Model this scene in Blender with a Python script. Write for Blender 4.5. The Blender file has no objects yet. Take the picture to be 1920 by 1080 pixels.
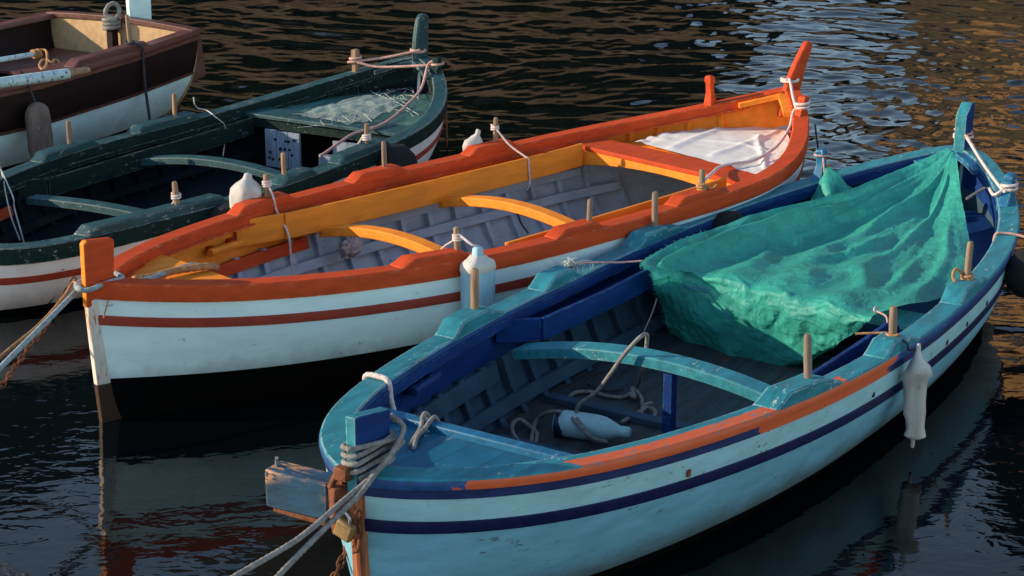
import bpy, bmesh, math, random
import numpy as np
from mathutils import Vector, Matrix, noise
random.seed(7)
R = math.radians
scene = bpy.context.scene
col = scene.collection

# ------------------------------------------------------------------ camera
FPX, PITCH, HC, ROLL = 3435.203, 0.30871, 3.34913, 0.00148
cd = bpy.data.cameras.new('camera'); cam = bpy.data.objects.new('camera', cd); col.objects.link(cam)
cd.sensor_width = 36; cd.lens = FPX / 1920 * 36; cd.clip_end = 2000; cd.clip_start = .1
cam.location = (0, 0, HC)
cam.rotation_euler = (Matrix.Rotation(math.pi / 2 - PITCH, 3, 'X') @ Matrix.Rotation(ROLL, 3, 'Z')).to_euler()
scene.camera = cam

# ------------------------------------------------------------------ boats' lines
class Boat:
    def __init__(s, cx, cy, th, L, br, zs, rA=.05, rB=.12, transom=False):
        s.c = (cx, cy); s.th = th; s.L = L; s.h = L / 2; s.brf = br; s.zsf = zs; s.rA = rA; s.rB = rB; s.transom = transom
        us = np.sin(np.linspace(-1, 1, 241) * math.pi / 2)
        if transom: us = np.concatenate([us[us < .0], np.linspace(0, 1, 90)])
        s.us = us; s.X = us * s.h; s.Y = np.array([br(x) for x in s.X])
        t = np.stack([np.gradient(s.X), np.gradient(s.Y)], 1); t /= np.linalg.norm(t, axis=1)[:, None]
        s.N = np.stack([t[:, 1], -t[:, 0]], 1)          # inward plan normal of the +y side
        s.M = Matrix.Translation((cx, cy, 0)) @ Matrix.Rotation(th, 4, 'Z')
    def bi(s, x, w):
        XX = s.X + s.N[:, 0] * w; YY = s.Y + s.N[:, 1] * w
        k = YY > 0; XX, YY = XX[k], YY[k]; o = np.argsort(XX)
        return float(np.interp(x, XX[o], YY[o], left=0, right=YY[o][-1] if s.transom else 0))
    def zs(s, x): return float(s.zsf(x))
    def zk(s, x): return -.26 + .10 * abs(x / s.h) ** 3
    def g(s, x, z):
        u = min(1, abs(x / s.h)); n = 2.7 - 1.1 * u ** 3; m = .55 + .4 * u ** 3
        if s.transom and x > 0: n, m = 2.5, .55 + .15 * u
        q = min(1, max(0, (s.zs(x) - z) / (s.zs(x) - s.zk(x))))
        return max(0, 1 - q ** n) ** m
    def rk(s, x, z):            # raked ends: x moves inboard going down
        u = x / s.h; q = max(0, (s.zs(x) - z) / (s.zs(x) - s.zk(x)))
        r = s.rA if u < 0 else s.rB
        return x - math.copysign(1, u) * abs(u) ** 5 * r * q ** 1.3
    def hy(s, x, z, w=0): return s.bi(x, w) * s.g(x, z)
    # pixel of the photograph -> boat coordinates on a plane of known height / length / breadth
    def _ray(s, u, v):
        du, dv = u - 960, v - 540
        a = (du * math.cos(ROLL) + dv * math.sin(ROLL)) / FPX; c = -(-du * math.sin(ROLL) + dv * math.cos(ROLL)) / FPX
        d = Vector((a, math.cos(PITCH) + c * math.sin(PITCH), -math.sin(PITCH) + c * math.cos(PITCH)))
        I = s.M.inverted(); o = I @ Vector((0, 0, HC)); return o, (I.to_3x3() @ d)
    def pz(s, u, v, z): o, d = s._ray(u, v); return o + d * ((z - o.z) / d.z)
    def px(s, u, v, x): o, d = s._ray(u, v); return o + d * ((x - o.x) / d.x)
    def py(s, u, v, y): o, d = s._ray(u, v); return o + d * ((y - o.y) / d.y)

def gozzo(cx, cy, th, L, B, pA, pB, qA, qB, z0, zA, zB, eA, eB, c1, c2, **k):
    h = L / 2
    def br(x):
        u = max(-1, min(1, x / h)); a = abs(u); p, q = (pA, qA) if u < 0 else (pB, qB)
        return B * max(0, 1 - a ** p) ** q * (1 + c1 * math.sin(math.pi * u) + c2 * math.sin(2 * math.pi * u))
    def zs(x):
        u = x / h; return z0 + (zA * abs(u) ** eA if u < 0 else zB * abs(u) ** eB)
    return Boat(cx, cy, th, L, br, zs, **k)
BL = gozzo(1.1602, 8.7049, 0.9958, 6.3115, 0.9616, 3.27, 1.8168, 0.6707, 0.6263, 0.5331, 0.1872, 0.1521, 1.5918, 3.4253, 0.0687, -0.0263)
ORA = gozzo(-0.0558, 10.2674, 0.7801, 5.5143, 0.8905, 3.4384, 2.8987, 0.9861, 0.8226, 0.6452, 0.0793, 0.2496, 2.6552, 4.1988, 0.0805, -0.0349)
GR = gozzo(-1.9673, 12.1004, 1.0423, 4.9867, 0.922, 2.4922, 2.1285, 0.321, 0.6194, 0.4658, -0.0173, 0.2572, 2.2139, 3.709, 0.0381, -0.037)
_bx = [-2.5, -2.45, -2.2, -1.5, -.5, .5, 1.5, 2.4]; _by = [0, .12, .36, .72, .93, .98, .93, .83]
_bz = [.92, .91, .87, .79, .73, .73, .76, .80]
BRN = Boat(-4.56, 13.40, R(58), 4.8, lambda x: float(np.interp(x, _bx, _by)), lambda x: float(np.interp(x, _bx, _bz)), transom=True)

# ------------------------------------------------------------------ materials
def new_mat(name):
    m = bpy.data.materials.new(name); m.use_nodes = True; nt = m.node_tree; nt.nodes.clear()
    out = nt.nodes.new('ShaderNodeOutputMaterial'); b = nt.nodes.new('ShaderNodeBsdfPrincipled')
    nt.links.new(b.outputs[0], out.inputs[0]); return m, nt, b
def N(nt, t, **k):
    n = nt.nodes.new(t)
    for a, v in k.items():
        if a.startswith('i_'): n.inputs[int(a[2:])].default_value = v
        else: setattr(n, a, v)
    return n
def ramp(nt, a, b, fac):
    r = N(nt, 'ShaderNodeMapRange', interpolation_type='SMOOTHSTEP'); r.inputs[1].default_value = a; r.inputs[2].default_value = b
    nt.links.new(fac, r.inputs[0]); return r.outputs[0]
def mix(nt, fac, a, b):
    m = N(nt, 'ShaderNodeMix', data_type='RGBA')
    if isinstance(fac, float): m.inputs[0].default_value = fac
    else: nt.links.new(fac, m.inputs[0])
    for i, c in ((6, a), (7, b)):
        if isinstance(c, tuple): m.inputs[i].default_value = (*c, 1)
        else: nt.links.new(c, m.inputs[i])
    return m.outputs[2]
def coords(nt, scale):
    tc = N(nt, 'ShaderNodeTexCoord'); mp = N(nt, 'ShaderNodeMapping'); mp.inputs['Scale'].default_value = scale
    nt.links.new(tc.outputs['Object'], mp.inputs[0]); return mp.outputs[0]
def tex(nt, co, scale, detail=5, rough=.6):
    n = N(nt, 'ShaderNodeTexNoise'); n.inputs['Scale'].default_value = scale; n.inputs['Detail'].default_value = detail
    n.inputs['Roughness'].default_value = rough; nt.links.new(co, n.inputs['Vector']); return n.outputs[0]
def paint(name, c, var=.22, chip=.0, chipc=(.30, .24, .17), rough=.42, grime=.25, grain=(1, 5, 5), spec=.4, bump=.32, grimec=(.05, .045, .04), edge=0, edgec=None):
    m, nt, b = new_mat(name)
    co = coords(nt, grain); iso = coords(nt, (1, 1, 1))
    v = tex(nt, co, 4, 6, .65)
    lo = tuple(x * (1 - var) for x in c); hi = tuple(min(1, x * (1 + var)) for x in c)
    colr = mix(nt, ramp(nt, .3, .7, v), lo, hi)
    g = ramp(nt, .52, .78, tex(nt, iso, 2.6, 8, .7))
    gm = N(nt, 'ShaderNodeMath', operation='MULTIPLY', i_1=grime); nt.links.new(g, gm.inputs[0])
    colr = mix(nt, gm.outputs[0], colr, grimec)
    if chip > 0:
        cm = ramp(nt, .655 - chip * .11, .675 - chip * .11, tex(nt, coords(nt, (grain[0] * 1.6, grain[1], grain[2])), 9, 9, .72))
        big = ramp(nt, .42, .6, tex(nt, iso, 3.1, 3, .5))
        mm = N(nt, 'ShaderNodeMath', operation='MULTIPLY'); nt.links.new(cm, mm.inputs[0]); nt.links.new(big, mm.inputs[1])
        colr = mix(nt, mm.outputs[0], colr, chipc)
    if edge > 0:
        bv = N(nt, 'ShaderNodeBevel'); bv.samples = 4; bv.inputs[0].default_value = .009
        ge = N(nt, 'ShaderNodeNewGeometry'); dt = N(nt, 'ShaderNodeVectorMath', operation='DOT_PRODUCT')
        nt.links.new(bv.outputs[0], dt.inputs[0]); nt.links.new(ge.outputs['Normal'], dt.inputs[1])
        em = ramp(nt, .985, .90, dt.outputs['Value'])
        en = ramp(nt, .62 - edge * .2, .68 - edge * .2, tex(nt, coords(nt, (1.5, 4, 4)), 8, 8, .7))
        m5 = N(nt, 'ShaderNodeMath', operation='MULTIPLY'); nt.links.new(em, m5.inputs[0]); nt.links.new(en, m5.inputs[1])
        colr = mix(nt, m5.outputs[0], colr, edgec or chipc)
    nt.links.new(colr, b.inputs['Base Color'])
    rr = N(nt, 'ShaderNodeMapRange'); rr.inputs[3].default_value = rough - .1; rr.inputs[4].default_value = rough + .2
    nt.links.new(v, rr.inputs[0]); nt.links.new(rr.outputs[0], b.inputs['Roughness'])
    b.inputs['Specular IOR Level'].default_value = spec
    bp = N(nt, 'ShaderNodeBump'); bp.inputs['Strength'].default_value = bump; bp.inputs['Distance'].default_value = .006
    nt.links.new(tex(nt, co, 14, 8, .7), bp.inputs['Height']); nt.links.new(bp.outputs[0], b.inputs['Normal'])
    m['bsdf'] = b.name
    return m
def planked(m, width, dark=(.01, .012, .014), axis=1, strength=.9):       # thin dark seams between boards that run along the boat
    nt = m.node_tree; b = nt.nodes[m['bsdf']]
    tc = N(nt, 'ShaderNodeTexCoord'); sp = N(nt, 'ShaderNodeSeparateXYZ'); nt.links.new(tc.outputs['Object'], sp.inputs[0])
    a = N(nt, 'ShaderNodeMath', operation='PINGPONG', i_1=width / 2); nt.links.new(sp.outputs[axis], a.inputs[0])
    f = N(nt, 'ShaderNodeMapRange'); f.inputs[1].default_value = 0; f.inputs[2].default_value = .005; f.inputs[3].default_value = strength; f.inputs[4].default_value = 0
    nt.links.new(a.outputs[0], f.inputs[0])
    src = b.inputs['Base Color'].links[0].from_socket
    nt.links.new(mix(nt, f.outputs[0], src, dark), b.inputs['Base Color']); return m
def streaks(m, c, lo, hi, scale=(3, 3, .5), zr=None):                # runs of rust or dirt down a face
    nt = m.node_tree; b = nt.nodes[m['bsdf']]
    f = ramp(nt, lo, hi, tex(nt, coords(nt, scale), 5, 6, .65))
    src = b.inputs['Base Color'].links[0].from_socket
    nt.links.new(mix(nt, f, src, c), b.inputs['Base Color']); return m

ORANGE = (.50, .060, .013); YELLOW = (.82, .245, .020); WHITE = (.72, .85, .83); BLUE = (.010, .125, .25); NAVY = (.004, .007, .055)
M = {}
M['orange'] = paint('orange_paint', ORANGE, var=.16, edge=.5, edgec=(.62, .30, .14), chip=.25, chipc=(.3, .1, .05), grime=.25, grimec=(.16, .04, .02), rough=.62, spec=.18)
M['yellow'] = paint('yellow_ochre_paint', YELLOW, var=.12, chip=.2, chipc=(.35, .2, .1), grime=.22, grimec=(.30, .12, .03), rough=.55, spec=.22)
M['white_orange'] = streaks(paint('white_hull_paint', WHITE, var=.06, chip=.34, chipc=(.34, .38, .38), grime=.22, grimec=(.30, .33, .33), grain=(1, 1, 3), bump=.15, rough=.33), (.42, .47, .50), .62, .80, (2, 2, .6))
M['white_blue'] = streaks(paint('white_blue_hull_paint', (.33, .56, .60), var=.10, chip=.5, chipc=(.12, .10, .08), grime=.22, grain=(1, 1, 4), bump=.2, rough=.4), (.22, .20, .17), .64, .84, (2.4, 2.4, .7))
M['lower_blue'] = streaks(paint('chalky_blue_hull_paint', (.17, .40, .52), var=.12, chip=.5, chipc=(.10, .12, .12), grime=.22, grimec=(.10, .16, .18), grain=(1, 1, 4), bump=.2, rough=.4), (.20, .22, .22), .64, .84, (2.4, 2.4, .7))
M['white_green'] = streaks(paint('white_green_hull_paint', (.82, .76, .76), var=.06, chip=.4, chipc=(.2, .15, .12), grime=.18, grain=(1, 1, 3), bump=.15), (.30, .2, .15), .68, .85)
M['white_brown'] = paint('white_brown_hull_paint', (.70, .90, .88), var=.08, chip=.2, grime=.2, grain=(1, 1, 2))
M['stripe_red'] = paint('red_stripe_paint', (.33, .042, .022), var=.1, chip=.1, grime=.1)
M['black'] = streaks(paint('black_antifouling', (.0025, .0025, .0025), var=.2, grime=.5, grimec=(.006, .006, .004), rough=.85, spec=.04), (.016, .015, .009), .64, .84, (3, 3, 5))
M['blue'] = paint('blue_paint', BLUE, var=.22, edge=1, chip=.42, chipc=(.28, .42, .45), grime=.30, grimec=(.01, .05, .09), rough=.45)
M['blue_rail'] = paint('worn_lit_blue_paint', (.020, .200, .245), var=.25, edge=1, chip=.48, chipc=(.45, .50, .48), grime=.35, grimec=(.012, .07, .11), rough=.5)  # lit copy of the boat's blue: sunlight on upper faces is in the colour
M['blue_in'] = paint('shaded_blue_paint', (.004, .032, .150), var=.25, edge=.6, edgec=(.06, .2, .28), chip=.3, chipc=(.03, .10, .2), grime=.3, grimec=(.003, .012, .04), rough=.55, spec=.18)  # shaded copy of the same blue, for faces turned from the sun
M['navy'] = paint('navy_paint', NAVY, var=.2, chip=.2, chipc=(.1, .13, .2), grime=.15, rough=.4)
M['grey_blue'] = paint('slate_blue_paint', (.040, .078, .115), var=.2, chip=.3, chipc=(.05, .06, .06), grime=.45, grimec=(.014, .018, .022), grain=(1, 2, 2), rough=.7, spec=.15)
M['pale_blue'] = paint('pale_grey_blue_paint', (.34, .43, .50), var=.16, chip=.25, chipc=(.16, .15, .15), grime=.32, grimec=(.12, .11, .12), grain=(1, 2, 2), rough=.55)
M['floor_b'] = planked(paint('worn_floor_boards', (.030, .045, .055), var=.4, chip=.8, chipc=(.12, .045, .015), grime=.5, rough=.7, grain=(.6, 4, 4)), .12)
M['floor_o'] = planked(paint('grey_floor_boards', (.16, .19, .23), var=.25, grime=.4, rough=.7), .13)
M['green'] = paint('shaded_dark_green_paint', (.006, .022, .020), var=.3, edge=.8, chip=.50, chipc=(.22, .24, .20), grime=.35, grimec=(.004, .007, .007), rough=.6, spec=.12)  # shaded copy of the boat's green: shade on sides is in the colour
M['green_rail'] = paint('worn_lit_green_paint', (.012, .060, .068), var=.3, edge=1, chip=.55, chipc=(.35, .32, .28), grime=.35, grimec=(.012, .04, .045), rough=.5)  # lit copy of the same green, light on the tops painted in
M['green_deck'] = planked(paint('sun_bleached_green_deck', (.055, .15, .135), var=.35, chip=.6, chipc=(.20, .24, .20), grime=.3, grimec=(.02, .05, .05), grain=(.7, 4, 4), rough=.6), .14)
M['green_in'] = paint('dark_bilge_paint', (.005, .010, .015), var=.3, grime=.3, rough=.7, spec=.1)
M['brown'] = paint('varnished_brown_wood', (.115, .040, .030), var=.3, chip=.2, chipc=(.3, .17, .12), grime=.35, grimec=(.03, .012, .01), rough=.35, grain=(1, 7, 7))
M['brown_side'] = paint('dark_brown_topside', (.012, .005, .005), var=.3, grime=.2, rough=.5, spec=.2)
M['tan'] = paint('tan_transom_paint', (.50, .32, .16), var=.15, grime=.25, rough=.5)
M['wood'] = paint('bare_wood', (.34, .19, .095), var=.5, chip=.3, chipc=(.2, .11, .06), grime=.35, grimec=(.12, .07, .04), grain=(8, 8, 1), rough=.7, bump=.5)
M['rust'] = paint('rusty_iron', (.17, .055, .020), var=.6, chip=.6, chipc=(.40, .17, .07), grime=.6, grimec=(.025, .014, .01), grain=(3, 3, 3), rough=.85, bump=.8)
M['rust_stem'] = streaks(paint('rust_stained_stem', (.36, .13, .05), var=.4, chip=.5, chipc=(.5, .4, .28), grime=.4, grimec=(.06, .025, .015), grain=(6, 6, .7), rough=.7), (.14, .028, .012), .42, .60, (9, 9, .5))
M['stem_o'] = streaks(paint('worn_white_stem', (.70, .60, .50), var=.15, chip=.6, chipc=(.40, .13, .05), grime=.2, grain=(4, 4, 1)), (.38, .14, .05), .6, .72, (8, 8, 1))
def stain(m, z0, z1, c, amt):              # scum and splash dirt above the waterline
    nt = m.node_tree; b = nt.nodes[m['bsdf']]
    tc = N(nt, 'ShaderNodeTexCoord'); sp = N(nt, 'ShaderNodeSeparateXYZ'); nt.links.new(tc.outputs['Object'], sp.inputs[0])
    nz = tex(nt, coords(nt, (1.5, 1.5, .8)), 5, 7, .7)
    ad = N(nt, 'ShaderNodeMath', operation='MULTIPLY_ADD', i_1=-.22); nt.links.new(nz, ad.inputs[0]); nt.links.new(sp.outputs[2], ad.inputs[2])
    f = ramp(nt, z1 - .11, z0 - .11, ad.outputs[0]); mu = N(nt, 'ShaderNodeMath', operation='MULTIPLY', i_1=amt); nt.links.new(f, mu.inputs[0])
    src = b.inputs['Base Color'].links[0].from_socket
    nt.links.new(mix(nt, mu.outputs[0], src, c), b.inputs['Base Color']); return m
stain(M['lower_blue'], .06, .26, (.10, .085, .075), .75); stain(M['white_orange'], .20, .32, (.30, .32, .33), .5); stain(M['white_green'], .02, .18, (.25, .18, .15), .6)
def vary(m, c, amt):                       # each peg has weathered differently
    nt = m.node_tree; b = nt.nodes[m['bsdf']]
    oi = N(nt, 'ShaderNodeObjectInfo'); mu = N(nt, 'ShaderNodeMath', operation='MULTIPLY', i_1=amt); nt.links.new(oi.outputs['Random'], mu.inputs[0])
    src = b.inputs['Base Color'].links[0].from_socket
    nt.links.new(mix(nt, mu.outputs[0], src, c), b.inputs['Base Color']); return m
def below(m, z, c):
    nt = m.node_tree; b = nt.nodes[m['bsdf']]
    tc = N(nt, 'ShaderNodeTexCoord'); sp = N(nt, 'ShaderNodeSeparateXYZ'); nt.links.new(tc.outputs['Object'], sp.inputs[0])
    src = b.inputs['Base Color'].links[0].from_socket
    nt.links.new(mix(nt, ramp(nt, z + .004, z - .004, sp.outputs[2]), src, c), b.inputs['Base Color']); return m
vary(M['wood'], (.17, .145, .12), .8)
below(M['stem_o'], .20, (.05, .022, .012))
M['block'] = paint('flaking_blue_block', (.008, .048, .095), var=.35, edge=2.0, chip=1.35, chipc=(.42, .22, .11), grime=.4, grimec=(.02, .04, .05), grain=(3, 1, 3), rough=.75, bump=.7)
M['rope'] = paint('weathered_rope', (.25, .235, .215), var=.3, grime=.4, grimec=(.14, .12, .10), grain=(9, 9, 9), rough=.9, bump=.9, spec=.1)
M['rope_pink'] = paint('faded_pink_rope', (.58, .33, .28), var=.25, grime=.3, grimec=(.3, .16, .12), grain=(9, 9, 9), rough=.9, bump=.9, spec=.1)
M['rope_pale'] = paint('pale_rope', (.64, .54, .50), var=.2, grime=.25, grimec=(.3, .22, .18), grain=(9, 9, 9), rough=.9, bump=.9, spec=.1)
M['rope_teal'] = paint('grey_teal_rope', (.30, .34, .35), var=.3, grime=.3, grain=(9, 9, 9), rough=.85, bump=.9, spec=.1)
M['rope_tan'] = paint('tan_rope', (.42, .22, .10), var=.3, grime=.3, grain=(9, 9, 9), rough=.9, bump=.9, spec=.1)
M['rope_dark'] = paint('dark_rope', (.05, .05, .06), var=.3, grain=(9, 9, 9), rough=.9, spec=.1)
M['twine'] = paint('pale_twine', (.50, .52, .48), var=.2, rough=.8, spec=.1)
M['plastic'] = paint('weathered_white_plastic', (.50, .48, .44), var=.18, chip=.6, chipc=(.30, .22, .16), grime=.65, grimec=(.22, .18, .13), grain=(2, 2, 1), rough=.5)
M['plastic_blue'] = paint('bluish_white_plastic', (.36, .58, .58), var=.10, grime=.25, grimec=(.2, .3, .3), rough=.4)
M['label_dark'] = paint('dark_label', (.012, .018, .05), var=.3, rough=.5)
M['jug'] = streaks(paint('faded_jug_plastic', (.28, .46, .54), var=.15, chip=.4, chipc=(.55, .55, .5), grime=.3, grimec=(.25, .22, .2), grain=(4, 4, 1), rough=.55), (.03, .06, .08), .69, .73, (7, 7, .35))
M['fender_grey'] = paint('scuffed_grey_fender', (.16, .12, .10), var=.4, chip=.6, chipc=(.34, .33, .33), grime=.5, grain=(2, 2, 1), rough=.7)
M['rubber'] = paint('black_rubber', (.010, .010, .011), var=.3, rough=.75, spec=.3)
M['board'] = streaks(paint('blue_white_boards', (.23, .28, .36), var=.22, chip=.4, chipc=(.1, .08, .08), grime=.35, grain=(5, 5, 1)), (.08, .09, .12), .66, .78, (7, 7, .6))
M['oar'] = paint('flaking_pale_blue_oar', (.42, .56, .58), var=.15, chip=.8, chipc=(.10, .07, .05), grime=.25, grain=(3, 3, 3), rough=.5)
M['steel'] = paint('galvanised_steel', (.35, .38, .40), var=.2, rough=.35); M['steel'].node_tree.nodes[M['steel']['bsdf']].inputs['Metallic'].default_value = .9
M['brass'] = paint('dull_brass', (.24, .15, .06), var=.3, grime=.4, rough=.45)
def cloth(name, c, trans, var=.18, crease=.6, rough=.8, spec=.15, see=0):
    m = paint(name, c, var=var, grime=.2, grimec=tuple(x * .45 for x in c), grain=(2, 2, 2), rough=.8, spec=.15, bump=.2)
    nt = m.node_tree; b = nt.nodes[m['bsdf']]
    tr = N(nt, 'ShaderNodeBsdfTranslucent'); ms = N(nt, 'ShaderNodeMixShader'); ms.inputs[0].default_value = trans
    nt.links.new(b.inputs['Base Color'].links[0].from_socket, tr.inputs[0])
    bp = N(nt, 'ShaderNodeBump'); bp.inputs['Strength'].default_value = .55; bp.inputs['Distance'].default_value = .012
    def ridged(scale, sc, dist):
        n = N(nt, 'ShaderNodeTexNoise'); n.noise_type = 'RIDGED_MULTIFRACTAL'; n.inputs['Scale'].default_value = sc; n.inputs['Detail'].default_value = 4; n.inputs['Distortion'].default_value = dist
        nt.links.new(coords(nt, scale), n.inputs['Vector']); return n.outputs[0]
    ad_ = N(nt, 'ShaderNodeMath', operation='MULTIPLY_ADD', i_1=.5); nt.links.new(ridged((2.2, 5, 3), 7, .6), ad_.inputs[0]); nt.links.new(ridged((4, 2.6, 6), 3.2, .8), ad_.inputs[2])
    bp.inputs['Strength'].default_value = crease; bp.inputs['Distance'].default_value = .010; nt.links.new(ad_.outputs[0], bp.inputs['Height'])
    b.inputs['Roughness'].default_value = rough
    for l in list(b.inputs['Roughness'].links): nt.links.remove(l)
    b.inputs['Specular IOR Level'].default_value = spec
    nt.links.new(bp.outputs[0], b.inputs['Normal']); nt.links.new(bp.outputs[0], tr.inputs['Normal'])
    o = [n for n in nt.nodes if n.type == 'OUTPUT_MATERIAL'][0]
    nt.links.new(b.outputs[0], ms.inputs[1]); nt.links.new(tr.outputs[0], ms.inputs[2]); 
    if see > 0:
        tp_ = N(nt, 'ShaderNodeBsdfTransparent'); m2_ = N(nt, 'ShaderNodeMixShader'); m2_.inputs[0].default_value = see
        wv = ramp(nt, .35, .65, tex(nt, coords(nt, (1, 1, 1)), 160, 2, .5)); mu = N(nt, 'ShaderNodeMath', operation='MULTIPLY', i_1=see * 2); nt.links.new(wv, mu.inputs[0]); nt.links.new(mu.outputs[0], m2_.inputs[0])
        nt.links.new(ms.outputs[0], m2_.inputs[1]); nt.links.new(tp_.outputs[0], m2_.inputs[2]); nt.links.new(m2_.outputs[0], o.inputs[0])
    else: nt.links.new(ms.outputs[0], o.inputs[0])
    return m
M['tarp'] = cloth('green_mesh_tarp', (.045, .42, .33), .26, var=.16, crease=1.0, rough=.55, spec=.45, see=.10)
M['net'] = cloth('pale_fish_net', (.40, .48, .44), .3, see=.42)
M['sheet'] = cloth('white_sheet', (.84, .85, .80), .2, var=.05, crease=.25)
M['cloth_grey'] = cloth('dirty_grey_cloth', (.42, .37, .36), .1, crease=.9)

def orange_patch(m, x0, x1, gap=.36):        # the orange paint someone slapped along one stretch of the blue rail
    nt = m.node_tree; b = nt.nodes[m['bsdf']]
    tc = N(nt, 'ShaderNodeTexCoord'); sp = N(nt, 'ShaderNodeSeparateXYZ'); nt.links.new(tc.outputs['Object'], sp.inputs[0])
    nz = tex(nt, coords(nt, (1.2, 4, 4)), 7, 7, .75)
    ad = N(nt, 'ShaderNodeMath', operation='MULTIPLY_ADD', i_1=.30, i_2=-.15); nt.links.new(nz, ad.inputs[0])
    s = N(nt, 'ShaderNodeMath', operation='ADD'); nt.links.new(sp.outputs[0], s.inputs[0]); nt.links.new(ad.outputs[0], s.inputs[1])
    a = ramp(nt, x0 - .006, x0 + .006, s.outputs[0]); c = ramp(nt, x1 + .006, x1 - .006, s.outputs[0])
    mm = N(nt, 'ShaderNodeMath', operation='MULTIPLY'); nt.links.new(a, mm.inputs[0]); nt.links.new(c, mm.inputs[1])
    hole = ramp(nt, gap, gap - .02, tex(nt, coords(nt, (2, 6, 6)), 10, 8, .7))
    inv = N(nt, 'ShaderNodeMath', operation='SUBTRACT', i_0=1.0); nt.links.new(hole, inv.inputs[1])
    near = N(nt, 'ShaderNodeMath', operation='LESS_THAN', i_1=0.0); nt.links.new(sp.outputs[1], near.inputs[0])
    m3 = N(nt, 'ShaderNodeMath', operation='MULTIPLY'); nt.links.new(mm.outputs[0], m3.inputs[0]); nt.links.new(near.outputs[0], m3.inputs[1])
    m2 = N(nt, 'ShaderNodeMath', operation='MULTIPLY'); nt.links.new(m3.outputs[0], m2.inputs[0]); nt.links.new(inv.outputs[0], m2.inputs[1])
    src = b.inputs['Base Color'].links[0].from_socket
    oc = mix(nt, tex(nt, coords(nt, (1, 7, 7)), 5, 6, .6), (.58, .075, .016), (.72, .14, .04))
    nt.links.new(mix(nt, m2.outputs[0], src, oc), b.inputs['Base Color']); return m
M['blue_edge'] = orange_patch(paint('blue_edge_paint', (.012, .065, .20), var=.3, chip=.5, chipc=(.06, .2, .28), grime=.3, grimec=(.006, .02, .05), rough=.5), -2.95, -.42)  # rail side: blue darkened for shade, under the orange stretch
M['blue_lip'] = orange_patch(paint('worn_lit_blue_lip_paint', (.020, .200, .245), var=.25, chip=.48, chipc=(.45, .50, .48), grime=.35, grimec=(.012, .07, .11), rough=.5), -2.55, -.90, .42)  # outer strip of the rail top, in the sunlit blue
M['blue_edge2'] = orange_patch(paint('blue_strake_paint', (.010, .022, .10), var=.25, chip=.3, chipc=(.05, .12, .2), grime=.2, rough=.5), -1.55, -.47)

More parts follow.
